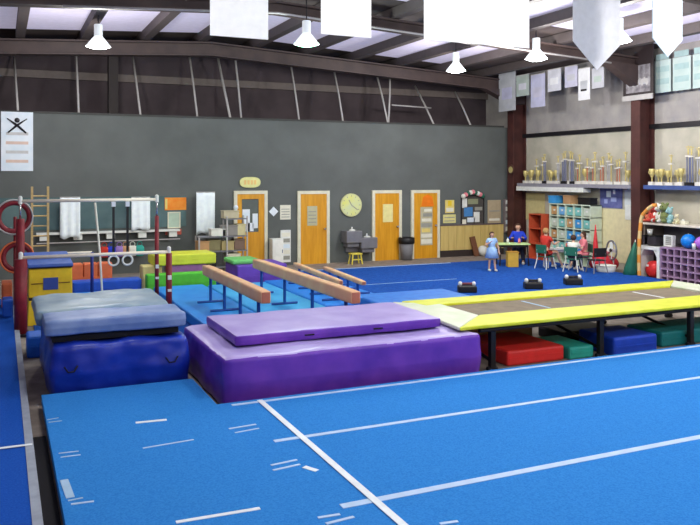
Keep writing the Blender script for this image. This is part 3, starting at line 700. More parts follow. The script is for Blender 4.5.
for (x, y, k, lb) in ((1.5,8.5,.7,'over the blue crash mats'),(5.5,7.6,.9,'over the purple crash mat'),(10.5,7.0,1.4,'over the right half of the trampoline'),(2,2.5,.7,'over the left foreground corner of the floor'),
                  (7,2.0,1.1,'over the white crossing lines of the foreground floor'),(12,2.0,1.5,'over the right foreground of the floor'),(2,-3,.7,'behind the camera on the left'),(8,-3,1,'behind the camera on the right')):
    lamp(x, y, 5.2, 'lamp hanging high outside the picture, '+lb, power=LP*k)  # unseen lamps added for light, stronger on the right to brighten that floor
# ---------------------------------------------------------------- big hanging banners
def banner(label, pl, pr, pbot, zb, ztop=5.45, point=0, m=bannerw):
    d = F*(zb-H)/(YH-pbot); a, b = ray((pl+pr)/2); Y = b*d
    xl, xr = onY(pl, 0, Y)[0], onY(pr, 0, Y)[0]; w = (xr-xl)/2; xc = (xl+xr)/2
    tt = thing('hanging_banner', label, 'banner', (xc, Y, zb)); h = ztop-zb
    poly = [(-w, point), (-w, h), (w, h), (w, point)] + ([(0, 0)] if point else [])
    MB().prism(poly, -.008, .008).build('cloth', m, tt)
    MB().cyl((-w-.03,0,h), (w+.03,0,h), .018).build('rod', pipe_g, tt)
    for s in (-1, 1): MB().cyl((s*w*.9,0,h), (s*w*.9,0,roofz(xc)-zb-.02), .006).build('cord', dark, tt)
banner('first square white banner, left of the greenish lamp', 210, 268, 37.5, 4.6)
banner('second square white banner, right of the greenish lamp', 321, 371, 36, 4.6)
banner('widest white banner in the row under the roof', 424, 529, 44, 4.55)
banner('large white banner ending in a point', 573, 620, 70, 4.3, ztop=5.56, point=.46, m=sheer('banner_cool', (226,227,232), .35))
banner('narrower pale blue-white pointed banner near the right edge', 652.5, 682, 57, 4.35, point=.28, m=sheer('banner_cool2', (218,232,240), .35))
# small pennants along the right wall
pen = [(499,515.5,72,111,'leftmost, longest'), (516.5,529,75,96,'second, shorter'), (531,545,74,107,'third, long'), (548,561,69,91,'fourth, short'), (565,577.5,66,87,'fifth, short'), (578.5,590,68,100,'sixth, with a dark spot'), (592,604,68,88,'seventh, short')]
pm_ = [mat('pennant_%s' % n_, c, .8, var=.12, scale=3) for n_, c in (('grey',(176,178,184)), ('green',(166,178,172)), ('lilac',(180,180,206)), ('pale',(196,196,206)), ('mauve',(184,182,202)), ('light',(212,212,216)), ('dim',(180,180,188)))]
for i, (a, b, c, d, lb) in enumerate(pen):
    X = 14.0; ya, _ = onX(a, c, X); yb, _ = onX(b, c, X); z1 = onX((a+b)/2, c, X)[1]; z0 = onX((a+b)/2, d, X)[1]; w = abs(ya-yb)/2
    tt = thing('wall_pennant', '%s of the small pale banners high on the right wall' % lb, 'banner', (X, (ya+yb)/2, z0), -PI/2, 'small pale banners along the right wall')
    MB().box(-w, w, -.008, .008, 0, z1-z0).build('cloth', pm_[i], tt)
    MB().box(-w*.6, w*.6, -.014, -.009, (z1-z0)*.3, (z1-z0)*.6).build('print', pm_[(i+2) % 7], tt)
    if i == 5: MB().box(-w*.5, w*.5, -.02, -.015, (z1-z0)*.28, (z1-z0)*.34).build('dark_mark', dark, tt)
    MB().cyl((-w,0,z1-z0), (w,0,z1-z0), .015).build('rod', pipe_g, tt)
zt_ = onX(550, 70, 14.0)[1]
tag(MB().cyl((14.0, 14.9, zt_+.35), (14.0, 19.68, zt_+.35), .01).build('pennant_cable', dark), 'thin cable above the small pale banners on the right wall', 'cable')
# framed dark picture on the column + pale panels
def rwall(px, py, X=RW): return onX(px, py, X)
tt = thing('framed_photograph', 'dark framed team photograph high on the column between the shelves', 'picture', (14.47, 14.65, 0), -PI/2)
X = 14.42; ya, z1 = onX(622, 48, X); yb, z0 = onX(652, 97, X); w = (ya-yb)/2; tt.location = (14.46, (ya+yb)/2, z0); h = z1-z0
MB().box(-w, w, 0, .03, 0, h).build('frame', mat('pic_black', (44,34,36), .5), tt)
m = MB(); m.box(-w*.78, w*.82, -.012, 0, h*.12, h*.62); m.build('print', mat('photo_grey', (96,90,96), .5, c2=(150,146,150), scale=6), tt)
MB().box(-w, w, -.03, .0, -.03, .1).build('ledge', mat('ledge_w', (176,172,170), .5), tt)
for i in range(9): MB().sph((-w*.6+w*.15*i, -.012, h*.3+.03*(i % 2)), .05, (1,.3,1.8), 8).build('figure_print', mat('photo_lt', (170,166,166), .6), tt)
lab = ['left', 'middle', 'right']
for i, (a, b) in enumerate(((655,671), (673,691), (693,709))):
    X = 14.7; ya = onX(a, 60, X)[0]; yb = onX(b, 60, X)[0]; z1 = onX((a+b)/2, 34, X)[1]; z0 = onX((a+b)/2, 92.5-(i*2.4), X)[1]; w = (ya-yb)/2
    tt = thing('wall_panel_banner', '%s of the wide pale green banners high on the right wall' % lab[i], 'banner', (X, (ya+yb)/2, z0), -PI/2, 'wide pale green banners')
    MB().box(-w, w, -.01, .01, 0, min(z1, 5.3)-z0).build('cloth', mat('banner_seafoam', (176,196,192), .7, c2=(190,204,200), scale=3), tt)
    for q in range(3): MB().box(-w*.8, w*.8, -.015, -.011, .2+.3*q, .34+.3*q).build('print', mat('seafoam_print', (160,186,186), .7), tt)
# ---------------------------------------------------------------- trophies
zs = 2.24
for i, (ya, yb, lb) in enumerate(((14.85, 19.6, 'long trophy shelf between the two brown columns'), (9.6, 14.45, 'trophy shelf right of the brown column'))):
    tt = thing('trophy_shelf', lb, 'shelf', (14.78, (ya+yb)/2, zs), -PI/2); w = (yb-ya)/2
    MB().box(-w, w, -.2, .2, -.05, 0).build('board', mat('shelf_bluegrey', (110,120,150), .5) , tt)
    MB().box(-w, w, -.215, -.2, -.09, .01).build('front_edge', mat('shelf_edge%d' % i, (140,138,148) if i == 0 else (66,86,140), .5), tt)
    for k in range(4): MB().box(-w+.2+(2*w-.4)*k/3-.015, -w+.2+(2*w-.4)*k/3+.015, -.15, .2, -.11, -.05).build('bracket', dark, tt)
ya = 16.75; 
tt = thing('display_rail', 'white shelf rail under the long trophy shelf', 'shelf', (14.66, 18.1, 2.02), -PI/2)
MB().box(-1.5, 1.5, -.12, .15, 0, .1).build('board', white, tt, bevel=.005)
MB().box(-1.5, 1.5, -.12, -.1, .1, .13).build('lip', white, tt)
def mk_trophy(kind):
    tt = thing('trophy', '', 'trophy', (0,0,-5))
    MB().box(-.05,.05,-.04,.04,0,.05).build('base', marble if kind != 2 else dark, tt)
    if kind == 0:
        MB().cyl((0,0,.05),(0,0,.1),.012).build('stem', gold, tt); MB().lathe([(.012,.1),(.04,.14),(.055,.22),(.05,.225),(.0,.15)],12).build('cup', gold, tt, True)
        m = MB()
        for s in (-1,1): m.torus((s*.055,0,.18), .025, .006, Matrix.Rotation(PI/2,4,'X'), n=10, m=5)
        m.build('handle', gold, tt)
    else:
        hh = {1:.26, 2:.34, 3:.2, 4:.3}[kind]; cm = {1:gold, 2:bluec, 3:redc, 4:silver}[kind]
        for s in ((-1,1) if kind in (2,4) else (0,)): MB().cyl((s*.025,0,.05),(s*.025,0,.05+hh),  .012).build('column', cm, tt)
        MB().box(-.045,.045,-.03,.03,.05+hh,.07+hh).build('platform', marble, tt)
        m = MB(); m.sph((0,0,.07+hh+.05), .022, (.8,.6,2.2), 8); m.sph((0,0,.07+hh+.115), .014, n=8); m.cyl((-.0,0,.07+hh+.07),(.05,0,.07+hh+.12),.006,n=6); m.cyl((0,0,.07+hh+.07),(-.05,0,.07+hh+.12),.006,n=6)
        m.build('figurine', gold, tt)
    return tt
kinds = {0:'small gold cup trophy', 1:'gold column trophy', 2:'tall blue twin-column trophy', 3:'red column trophy', 4:'tall silver twin-column trophy'}
base = {}
cnt = {}
def put_trophy(k, y, x, seg, s=1):
    key = (k, seg); cnt[key] = cnt.get(key, 0)+1; i = cnt[key]
    o = ORD[i-1] if i <= 15 else 'last'
    loc = 'long trophy shelf' if seg == 0 else 'trophy shelf right of the column'
    lb = '%s %s from the left on the %s' % (kinds[k], o, loc)
    g = kinds[k]+'s on the '+loc
    if k not in base:
        base[k] = mk_trophy(k); r = base[k]; r.location = (x, y, zs+.001); r.rotation_euler = (0,0,-PI/2); r['label'] = lb; r['group'] = g; r.scale = (s,s,s*1.3)
    else: dup(base[k], (x, y, zs+.001), -PI/2, lb, g, (s,s,s*1.3))
seq0 = [0,0,0,1,0,1,2,0,0,0,4,2,2,4,2,3,1,0,3,3,1,3,3,4,1,3,3,1,0,3]
y = 19.35
for i, k in enumerate(seq0):
    put_trophy(k, y, 14.7+.06*(i % 2), 0, random.uniform(1.25, 1.5)); y -= .152
seq1 = [0,0,0,0,1,0,0,2,2,4,0,4,4,2,0,1]
y = 14.3
for i, k in enumerate(seq1):
    put_trophy(k, y, 14.7+.06*(i % 2), 1, random.uniform(1.25, 1.5)); y -= .15
# posters on right wall
def rflat(name, label, cat, pl, pr, pt, pb, m, X=RW-.003, d=.015, parts=None, frame=None):
    ya = onX(pl, pt, X)[0]; yb = onX(pr, pt, X)[0]; pm = (pl+pr)/2; z1 = onX(pm, pt, X)[1]; z0 = onX(pm, pb, X)[1]; w = (ya-yb)/2; h = z1-z0
    tt = thing(name, label, cat, (X, (ya+yb)/2, z0), -PI/2)
    MB().box(-w, w, -d, 0, 0, h).build('sheet', m, tt)
    for (a, b, c, e, mm) in (parts or []): MB().box(-w+2*w*a, -w+2*w*b, -d-.005, -d, h*c, h*e).build('print', mm, tt)
    return tt
dk = mat('poster_blue_d', (86,92,150), .7, c2=(110,116,170), scale=6)
rflat('wall_poster', 'square blue poster under the long trophy shelf', 'poster', 600.5, 622.5, 186.5, 208, dk, parts=[(.3,.5,.5,.8,bannerb),(.5,.75,.3,.5,mat('pb2',(160,170,214),.7)),(.2,.35,.2,.4,MATS['pb2']),(.6,.7,.65,.85,bannerb)])
rflat('wall_notice', 'tall white sheet on the right wall beside the blue poster', 'poster', 625, 635.5, 190, 207, mat('sheet_w', (214,220,222), .7))
rflat('wall_notice', 'wide white sheet under the tall one beside the brown column', 'poster', 625.5, 640, 205, 220, white, X=RW-.02)
rflat('wall_panel', 'cream wall board left of the white cubby shelf', 'wall board', 523, 545, 193, 220, mat('cream_board', (206,194,140), .7))
rflat('wall_panel', 'cream wall board under the blue poster', 'wall board', 598, 632, 209, 262, mat('cream_board2', (222,212,170), .7), d=.01)
sp = onX(529, 169, 14.6)
tt = thing('wall_bell', 'round brass plaque on the corner column above the trophies', 'plaque', (14.42, 19.72, sp[1]), -PI/2)
m = MB().cyl((0,.03,0),(0,0,0),.14,n=20); m.build('rim', mat('plaque_d', (90,60,50), .5), tt); MB().cyl((0,0,-.02),(0,-.012,-.02),.1,n=20).build('face', gold, tt)
# ---------------------------------------------------------------- cubby shelf with bins
def cubby(name, label, x, y, w, d, h, nc, nr, m, mb_, t_=.025, cat='cubby shelf'):
    tt = thing(name, label, cat, (x, y, 0), -PI/2)
    for i in range(nc+1): MB().box(-w/2+w*i/nc-t_/2, -w/2+w*i/nc+t_/2, -d/2, d/2, 0, h).build('upright', m, tt)
    for j in range(nr+1): MB().box(-w/2-t_/2, w/2+t_/2, -d/2+.001, d/2, h*j/nr-(0 if j == 0 else t_), h*j/nr+(t_ if j == 0 else 0)).build('shelf', m, tt)
    MB().box(-w/2, w/2, d/2-.012, d/2+.006, 0, h).build('back_panel', mb_, tt)
    return tt
ya = onX(549.5, 230, 14.55)[0]; yb = onX(590, 230, 14.55)[0]
cw = ya-yb; cy = (ya+yb)/2; chh = 1.68
cubby('cubby_shelf', 'white cubby shelf with blue bins under the long trophy shelf', 14.75, cy, cw, .4, chh, 5, 5, mat('cubby_mint', (206,220,200), .5), mat('cubby_back', (176,196,180), .7))
nb = ['light blue','teal','sky blue','tan','pale']
bm_ = [binb, bint, mat('bin_sky', (110,170,220), .5), tanm, mat('bin_pale', (196,206,190), .5)]
rows_ = ['bottom row', 'second row from the floor', 'middle row', 'second row from the top', 'top row']
cols_ = ['far left column', 'second column', 'middle column', 'fourth column', 'rightmost column']
cfg = {(0,4):3,(1,4):2,(2,4):1,(3,4):1,(4,4):4,(0,3):4,(1,3):1,(2,3):3,(3,3):0,(4,3):1,(1,2):4,(2,2):0,(3,2):0,(4,2):4,(0,1):4,(1,1):1,(2,1):4,(3,1):0,(0,2):3,(2,0):1,(3,0):4}
for (c_, r_), k in cfg.items():
    w = cw/5; yy = ya-w*(c_+.5); z = chh*r_/5+.027
    bt = thing('storage_bin', '%s cubby bin in the %s, %s' % (nb[k], cols_[c_], rows_[r_]), 'bin', (14.74, yy, z), -PI/2, 'bins in the white cubby shelf')
    m = MB(); a = w/2-.04; m.box(-a, a, -.15, -.14, 0, .22); m.box(-a, a, .14, .15, 0, .22); m.box(-a, -a+.01, -.14, .14, 0, .22); m.box(a-.01, a, -.14, .14, 0, .22); m.box(-a+.01, a-.01, -.14, .14, 0, .01)
    m.build('tub', bm_[k], bt); MB().box(-.04, .04, -.157, -.151, .1, .15).build('handle', white, bt)
for i, (px, hh, ww, mm, lb, nm) in enumerate(((555, .22, .3, binb, 'blue plastic box at the left end on top of the white cubby shelf', 'storage_bin'), (570, .24, .3, mat('wicker', (180,140,100), .8), 'tan basket on top of the white cubby shelf', 'wicker_basket'), (587, .19, .46, black, 'long black box at the right end on top of the white cubby shelf', 'storage_box'))):
    yy = onX(px, 200, 14.7)[0]; bt = thing(nm, lb, 'box' if i != 1 else 'basket', (14.72, yy, chh+.003), -PI/2)
    MB().box(-ww/2, ww/2, -.14, .14, 0, hh*.85).build('body', mm, bt, bevel=.01); MB().box(-ww/2-.01, ww/2+.01, -.15, .15, hh*.85, hh).build('lid', mm, bt, bevel=.006)
# ---------------------------------------------------------------- far right counter
yl = onX(642, 225, 14.3)[0]; 
tt = thing('wall_counter', 'white counter shelf with toys right of the brown column', 'counter', (14.62, (14.2+10.6)/2, 0), -PI/2); w = (14.2-10.6)/2
MB().box(-w, w, -.36, .37, 1.30, 1.35).build('top', mat('counter_w', (222,214,196), .5), tt, bevel=.006)
for k in (-1, .97): MB().box(w*k, w*k+.04, -.3, .34, 0 if k == -1 else 0, 1.30).build('support', mat('counter_s', (120,110,104), .6), tt)
MB().box(-w, w, .34, .37, .82, 1.28).build('back_board', mat('counter_b', (120,116,120), .7), tt)
ya = onX(661, 250, 14.1)[0]
cubby('cubby_shelf', 'lilac shoe cubby full of small square holes at the right edge', 14.3, (ya+10.9)/2, ya-10.9, .42, .82, 13, 5, lil, lil_d, t_=.035)
yl = onX(638.5, 250, 14.1)[0]
tt = thing('arched_cabinet', 'white open cabinet with a cut-corner opening left of the lilac cubby', 'cabinet', (14.3, (yl+ya)/2+.02, 0), -PI/2); w = (yl-ya)/2-.02
m = MB(); o_, i_ = w, w*.75
m.prism([(-w,0),(-w,.8),(-i_,.8),(-i_,0)], -.21, .21); m.prism([(w,0),(w,.8),(i_,.8),(i_,0)], -.21, .21)
m.prism([(-i_,.68),(-i_*.6,.72),(i_*.6,.72),(i_,.68),(i_,.8),(-i_,.8)], -.21, .21); m.prism([(-i_,.56),(-i_,.72),(-i_*.6,.72)], -.21, .21); m.prism([(i_,.56),(i_,.72),(i_*.6,.72)], -.21, .21)
m.build('body', white, tt); MB().box(-i_, i_, .2, .21, 0, .7).build('back_panel', dark, tt); MB().box(-i_, i_, -.2, .2, 0, .03).build('floor_board', dark, tt)
tt = thing('bean_bag', 'red cushion inside the white cut-corner cabinet', 'cushion', (14.28, (yl+ya)/2+.02, .031), -PI/2)
MB().soft(-.19, .19, -.16, .14, 0, .42, r=.14, k=.03, seed=3, cut=8).build('cushion', redb, tt, True); MB().box(-.1,-.02,-.175,-.165,.28,.33).build('care_tag', white, tt)
# things between counter and cubby
zl = .825
def itemy(px, X=14.35): return onX(px, 240, X)[0]
for i, px in enumerate((646, 651.5, 657)):
    bt = thing('storage_box', '%s of three dark boxes under the white counter' % ['left', 'middle', 'right'][i], 'box', (14.3, min(itemy(px, 14.3), yl-.14), zl), -PI/2, 'dark boxes under the counter')
    MB().box(-.085, .085, -.14, .14, 0, .2).build('body', mat('box_dk', (48,44,50), .6), bt, bevel=.01); MB().box(-.09, .09, -.145, .145, .2, .225).build('lid', black, bt, bevel=.004)
bt = thing('paper_cup', 'round white tub on top of the dark boxes', 'tub', (14.3, itemy(650, 14.3), zl+.227)); MB().lathe([(0,0),(.05,0),(.065,.12),(0,.12)],14).build('tub', white, bt, True); MB().lathe([(0,.12),(.07,.12),(.07,.14),(0,.14)],14).build('lid', paper, bt, True)
bt = thing('desk_fan', 'small square white box fan under the counter left of the blue ball', 'fan', (14.3, itemy(669.5, 14.3), zl), -PI/2)
m = MB(); m.box(-.13,.13,-.05,.05,0,.03); m.box(-.13,.13,-.05,.05,.23,.26); m.box(-.13,-.1,-.05,.05,.03,.23); m.box(.1,.13,-.05,.05,.03,.23); m.build('housing', white, bt)
MB().box(-.1,.1,-.01,.04,.03,.23).build('back_grille', tx, bt)
m = MB()
for k in range(4): m.box(-.1,.1,-.05,-.04,.06+.045*k,.07+.045*k)
m.build('grille', white, bt)
for px, r, mm, lb in ((688.5, .165, mat('ball_blue', (24,130,226), .35), 'shiny bright blue ball on the lilac cubby'), (702, .15, mat('ball_violet', (178,110,214), .35), 'violet ball on the lilac cubby at the right edge')):
    yy = itemy(px, 14.3); bt = thing('exercise_ball', lb, 'ball', (14.3, yy, zl)); MB().sph((0,0,r), r, n=24).build('ball', mm, bt, True); MB().cyl((-r*.02,0,2*r-.004),(0,0,2*r+.002),.015).build('valve', white, bt)
bt = thing('paper_cup', 'white cup standing in front of the balls', 'cup', (14.14, itemy(694, 14.14), zl)); MB().lathe([(0,0),(.035,0),(.045,.14),(.04,.14),(.0,.02)],14).build('cup', white, bt, True); MB().cyl((0,0,.13),(.02,0,.2),.006).build('straw', redb, bt)
# plush toys on the counter
def plush(px, mm, s, lb, X=14.4):
    tt = thing('plush_toy', lb, 'soft toy', (X, onX(px, 215, X)[0], 1.352), -PI/2, 'soft toys on the white counter'); tt.scale = (s,s,s)
    m = MB(); m.sph((0,0,.12), .1, (1,.85,1.2)); m.build('body', mm, tt, True)
    m = MB(); m.sph((0,-.02,.3), .08); m.sph((0,-.1,.285), .035); m.build('head', mm, tt, True)
    for s_ in (-1,1):
        MB().sph((s_*.06,0,.37), .03).build('ear', mm, tt, True); MB().sph((s_*.1,-.04,.15), .04, (.8,.8,1.6)).build('arm', mm, tt, True); MB().sph((s_*.07,-.1,.05), .045, (.9,1.5,.9)).build('leg', mm, tt, True); MB().sph((s_*.03,-.095,.32), .01).build('eye', black, tt)
for px, mm, s, lb in ((650, mat('plush_coral', (206,110,80), .9), .95, 'coral soft toy at the left end of the white counter'), (655, mat('plush_red', (200,70,60), .9), 1.15, 'tall red soft toy on the white counter'), (660, whitecl, 1.2, 'white soft toy right of the red one on the counter'),
                      (665, mat('plush_olive', (120,130,80), .9), 1.25, 'olive green soft toy on the white counter'), (670, mat('plush_aqua', (150,190,190), .9), 1.0, 'aqua soft toy right of the olive one on the counter'), (677, mat('plush_cream', (214,206,170), .9), .6, 'tiny cream soft toy on the white counter')):
    plush(px, mm, s, lb)
tt = thing('tissue_box', 'pale box lying on the counter among the soft toys', 'box', (14.5, onX(683, 222, 14.5)[0], 1.352), -PI/2); MB().box(-.12,.12,-.06,.06,0,.08).build('body', paper, tt, bevel=.005); MB().sph((0,0,.09), .04, (1,.6,.8)).build('tissue', white, tt)
# bent orange tube by column
yy = onX(641, 270, 13.95)[0]
pts = []
for i in range(22):
    f = i/21; px = 641.5-2.5*math.sin(f*2.0); 
    if f < .75: pts.append((13.9+.1*f, yy+.05*math.sin(f*4), .02+1.75*f/.75*.86))
    else:
        g = (f-.75)/.25; pts.append((13.98+.02*g, yy+.0-.42*g, 1.525+.27*math.sin(g*PI/2)))
m = MB(); m.tube(pts, .045, 10); o = m.build('bent_tube', [mat('tube_orange', (226,150,60), .6), mat('tube_cream', (222,190,130), .6)], None, True)
for i, p_ in enumerate(o.data.polygons): p_.material_index = (i//20) % 2
tag(o, 'tall orange and cream foam tube bending over by the brown column', 'foam tube')
# cones, fan, wedge
def cone(label, x, y, r, h, m, tilt=0):
    tt = thing('training_cone', label, 'cone', (x, y, 0)); tt.rotation_euler = (0, tilt, 0)
    MB().box(-r*1.15, r*1.15, -r*1.15, r*1.15, 0, .02).build('base', m, tt); MB().lathe([(r,.02),(r*.08,h),(.0,h+.01)], 20).build('cone', m, tt, True)
x, y = onZ(595.5, 258, 0.0); cone('tall thin red cone beside the white cubby shelf', 14.15, onX(595.5, 250, 14.15)[0], .13, 1.2, mat('cone_red', (206,40,50), .5))
yy = onX(628, 262, 13.9)[0]-.1
tt = thing('folded_parasol', 'dark green cone-shaped closed parasol leaning by the brown column', 'parasol', (13.85, yy, 0)); tt.rotation_euler = (.2, 0, 0); tt.scale = (.85,.85,.92)
MB().lathe([(.02,.0),(.2,.08),(.19,.25),(.12,.6),(.03,.98),(.0,1.0)], 14).build('canopy', dgreen, tt, True); MB().cyl((0,0,.0),(0,0,1.05),.012).build('pole', white, tt)
yy = onX(611.5, 255, 14.2)[0]
tt = thing('floor_fan', 'round white-rimmed floor fan by the right wall', 'fan', (14.2, yy, 0), -1.8)
MB().torus((0,0,.58), .24, .022, Matrix.Rotation(PI/2,4,'X')).build('guard', grey_s, tt, True)
for k in range(4): MB().box(-.05,.05,-.01,.01,.03,.21, Matrix.Translation((0,0,.58)) @ Matrix.Rotation(k*PI/2,4,'Y') @ Matrix.Rotation(.4,4,'Z')).build('blade', white, tt)
MB().cyl((0,-.04,.58),(0,.06,.58),.045).build('hub', dark, tt); MB().cyl((0,.05,.02),(0,.05,.36),.02).build('stem', white, tt); MB().box(-.2,.2,-.08,.16,0,.025).build('foot', white, tt)
tt = thing('toy_basket', 'low white basket by the wall under the floor fan', 'basket', (13.75, onX(603, 262, 13.75)[0]-.1, .0)); MB().lathe([(0,.0),(.2,.0),(.25,.24),(.235,.24),(.19,.02),(0,.02)],16).build('basket', white, tt, True); MB().torus((0,0,.245),.245,.012,n=20,m=6).build('rim', paper, tt)
tt = thing('bean_bag', 'red bean bag by the right wall left of the floor fan', 'bean bag', (14.2, onX(604, 262, 14.2)[0], 0)); MB().soft(-.3,.3,-.28,.28,0,.42,r=.2,k=.05,seed=4,cut=8).build('bag', mat('bean_red', (200,40,56), .6), tt, True); MB().sph((0,0,.42),.04).build('tuft', redb, tt)
tt = thing('plush_toy', 'pink soft toy lying on the red bean bag', 'soft toy', (14.2, onX(604, 262, 14.2)[0], .44)); MB().sph((0,0,.06),.14,(1.2,1,.5)).build('body', pinkcl, tt, True); MB().sph((-.12,.0,.12),.07).build('head', whitecl, tt, True)
# ---------------------------------------------------------------- black floor stands
for (px, py, lb) in ((467,292,'left of three black stands with white knobs behind the trampoline'), (533,288.5,'middle of three black stands with white knobs behind the trampoline'), (573,284.5,'right of three black stands with white knobs behind the trampoline')):
    x, y = onZ(px, py, .1)
    tt = thing('parallette_stand', lb, 'stand', (x, y, .1), -TH, 'black stands behind the trampoline')
    MB().box(-.19,.19,-.12,.12,0,.13).build('body', black, tt, bevel=.02)
    for s in (-1,1): MB().sph((s*.14,0,.17),.045,(1,1,1.1)).build('knob', white, tt, True); 
    MB().cyl((-.14,0,.17),(.14,0,.17),.025).build('grip', mat('grip_red', (120,50,60), .5) if px == 467 else dark, tt, True)
# ---------------------------------------------------------------- tables and chairs
def chair_child(label, x, y, rz, m=dgreen, leg=white):
    tt = thing('child_chair', label, 'chair', (x, y, FZ), rz, 'small chairs by the tables')
    MB().box(-.17,.17,-.16,.16,.30,.325).build('seat', m, tt, bevel=.01)
    MB().box(-.17,.17,.15,.175,.40,.62).build('backrest', m, tt, bevel=.01)
    for sx in (-1,1):
        for sy in (-1,1): MB().cyl((sx*.14,sy*.13,.30),(sx*.19,sy*.19,0),.014,n=8).build('leg', leg, tt)
        MB().cyl((sx*.13,.16,.30),(sx*.13,.165,.5),.012,n=8).build('back_post', leg, tt)
    return tt
def table(label, x, y, w, d, h, mt, ml, rz=0):
    tt = thing('play_table', label, 'table', (x, y, FZ), rz)
    MB().box(-w/2,w/2,-d/2,d/2,h-.03,h).build('tabletop', mt, tt, bevel=.008)
    MB().box(-w/2+.05,w/2-.05,-d/2+.05,d/2-.05,h-.09,h-.03).build('apron', ml, tt)
    for sx in (-1,1):
        for sy in (-1,1): MB().cyl((sx*(w/2-.07),sy*(d/2-.07),h-.05),(sx*(w/2-.04),sy*(d/2-.04),0),.018,n=8).build('leg', ml, tt)
FZ = .1
table('small table with a pale green top in front of the person in blue', 12.45, 16.95, .85, .5, .58, mat('top_green', (196,226,150), .5), dark, -.4)
table('white play table between the child in red and the child in white', 13.28, 16.05, .8, .5, .5, white, white, -.4)
tt = thing('play_box', 'yellow wooden box under the pale green table', 'box', (12.2, 16.62, FZ), -.4); MB().box(-.14,.14,-.12,.12,0,.38).build('body', mat('box_yw', (206,164,60), .6), tt, bevel=.01); MB().box(-.15,.15,-.13,.13,.38,.4).build('lid', mat('box_yw2', (190,140,50), .6), tt)
c_red = (12.74, 15.95); chair_child('green child chair the child in red sits on', c_red[0], c_red[1], PI/2+.2)
chair_child('green child chair the child in white sits on', 13.0, 15.2, PI/2+.5)
chair_child('green child chair the child in pink sits on', 13.75, 15.65, -PI/2-.4)
chair_child('dark wooden chair the person in blue sits on', 13.0, 17.5, -.5, mat('chair_wood', (110,60,40), .6), mat('chair_wood2', (90,50,36), .6)).scale = (1.0,1.0,1.0)
chair_child('black child chair right of the child in white', 13.35, 14.75, PI-.2, black, grey_s)
tt = thing('toy_shelf', 'orange-red toy shelf against the right wall behind the children', 'shelf', (14.6, onX(540, 225, 14.6)[0], 0), -PI/2)
m = MB(); m.box(-.3,-.27,-.18,.18,0,1.35); m.box(.27,.3,-.18,.18,0,1.35)
for z in (0,.45,.9,1.32): m.box(-.27,.27,-.18,.18,z,z+.03)
m.build('case', mat('shelf_red', (196,84,52), .6), tt); MB().box(-.28,.28,.165,.18,0,1.33).build('back_panel', mat('shelf_red2', (120,50,40), .6), tt)
# small toys on tables
for i, (x, y, z, mm, lb) in enumerate(((12.3,16.95,.681,white,'white bottle on the pale green table'),(12.6,16.85,.681,pinkcl,'pink bottle on the pale green table'),(13.2,16.15,.601,mat('toy_aq',(130,200,190),.5),'aqua bottle on the white play table'),(13.45,15.95,.601,redb,'red bottle on the white play table'))):
    tt = thing('plastic_bottle', lb, 'bottle', (x, y, z)); MB().lathe([(0,0),(.035,0),(.035,.1),(.015,.13),(.015,.14),(0,.14)],12).build('body', mm, tt, True); MB().cyl((0,0,.14),(0,0,.165),.018).build('cap', paper_b, tt)
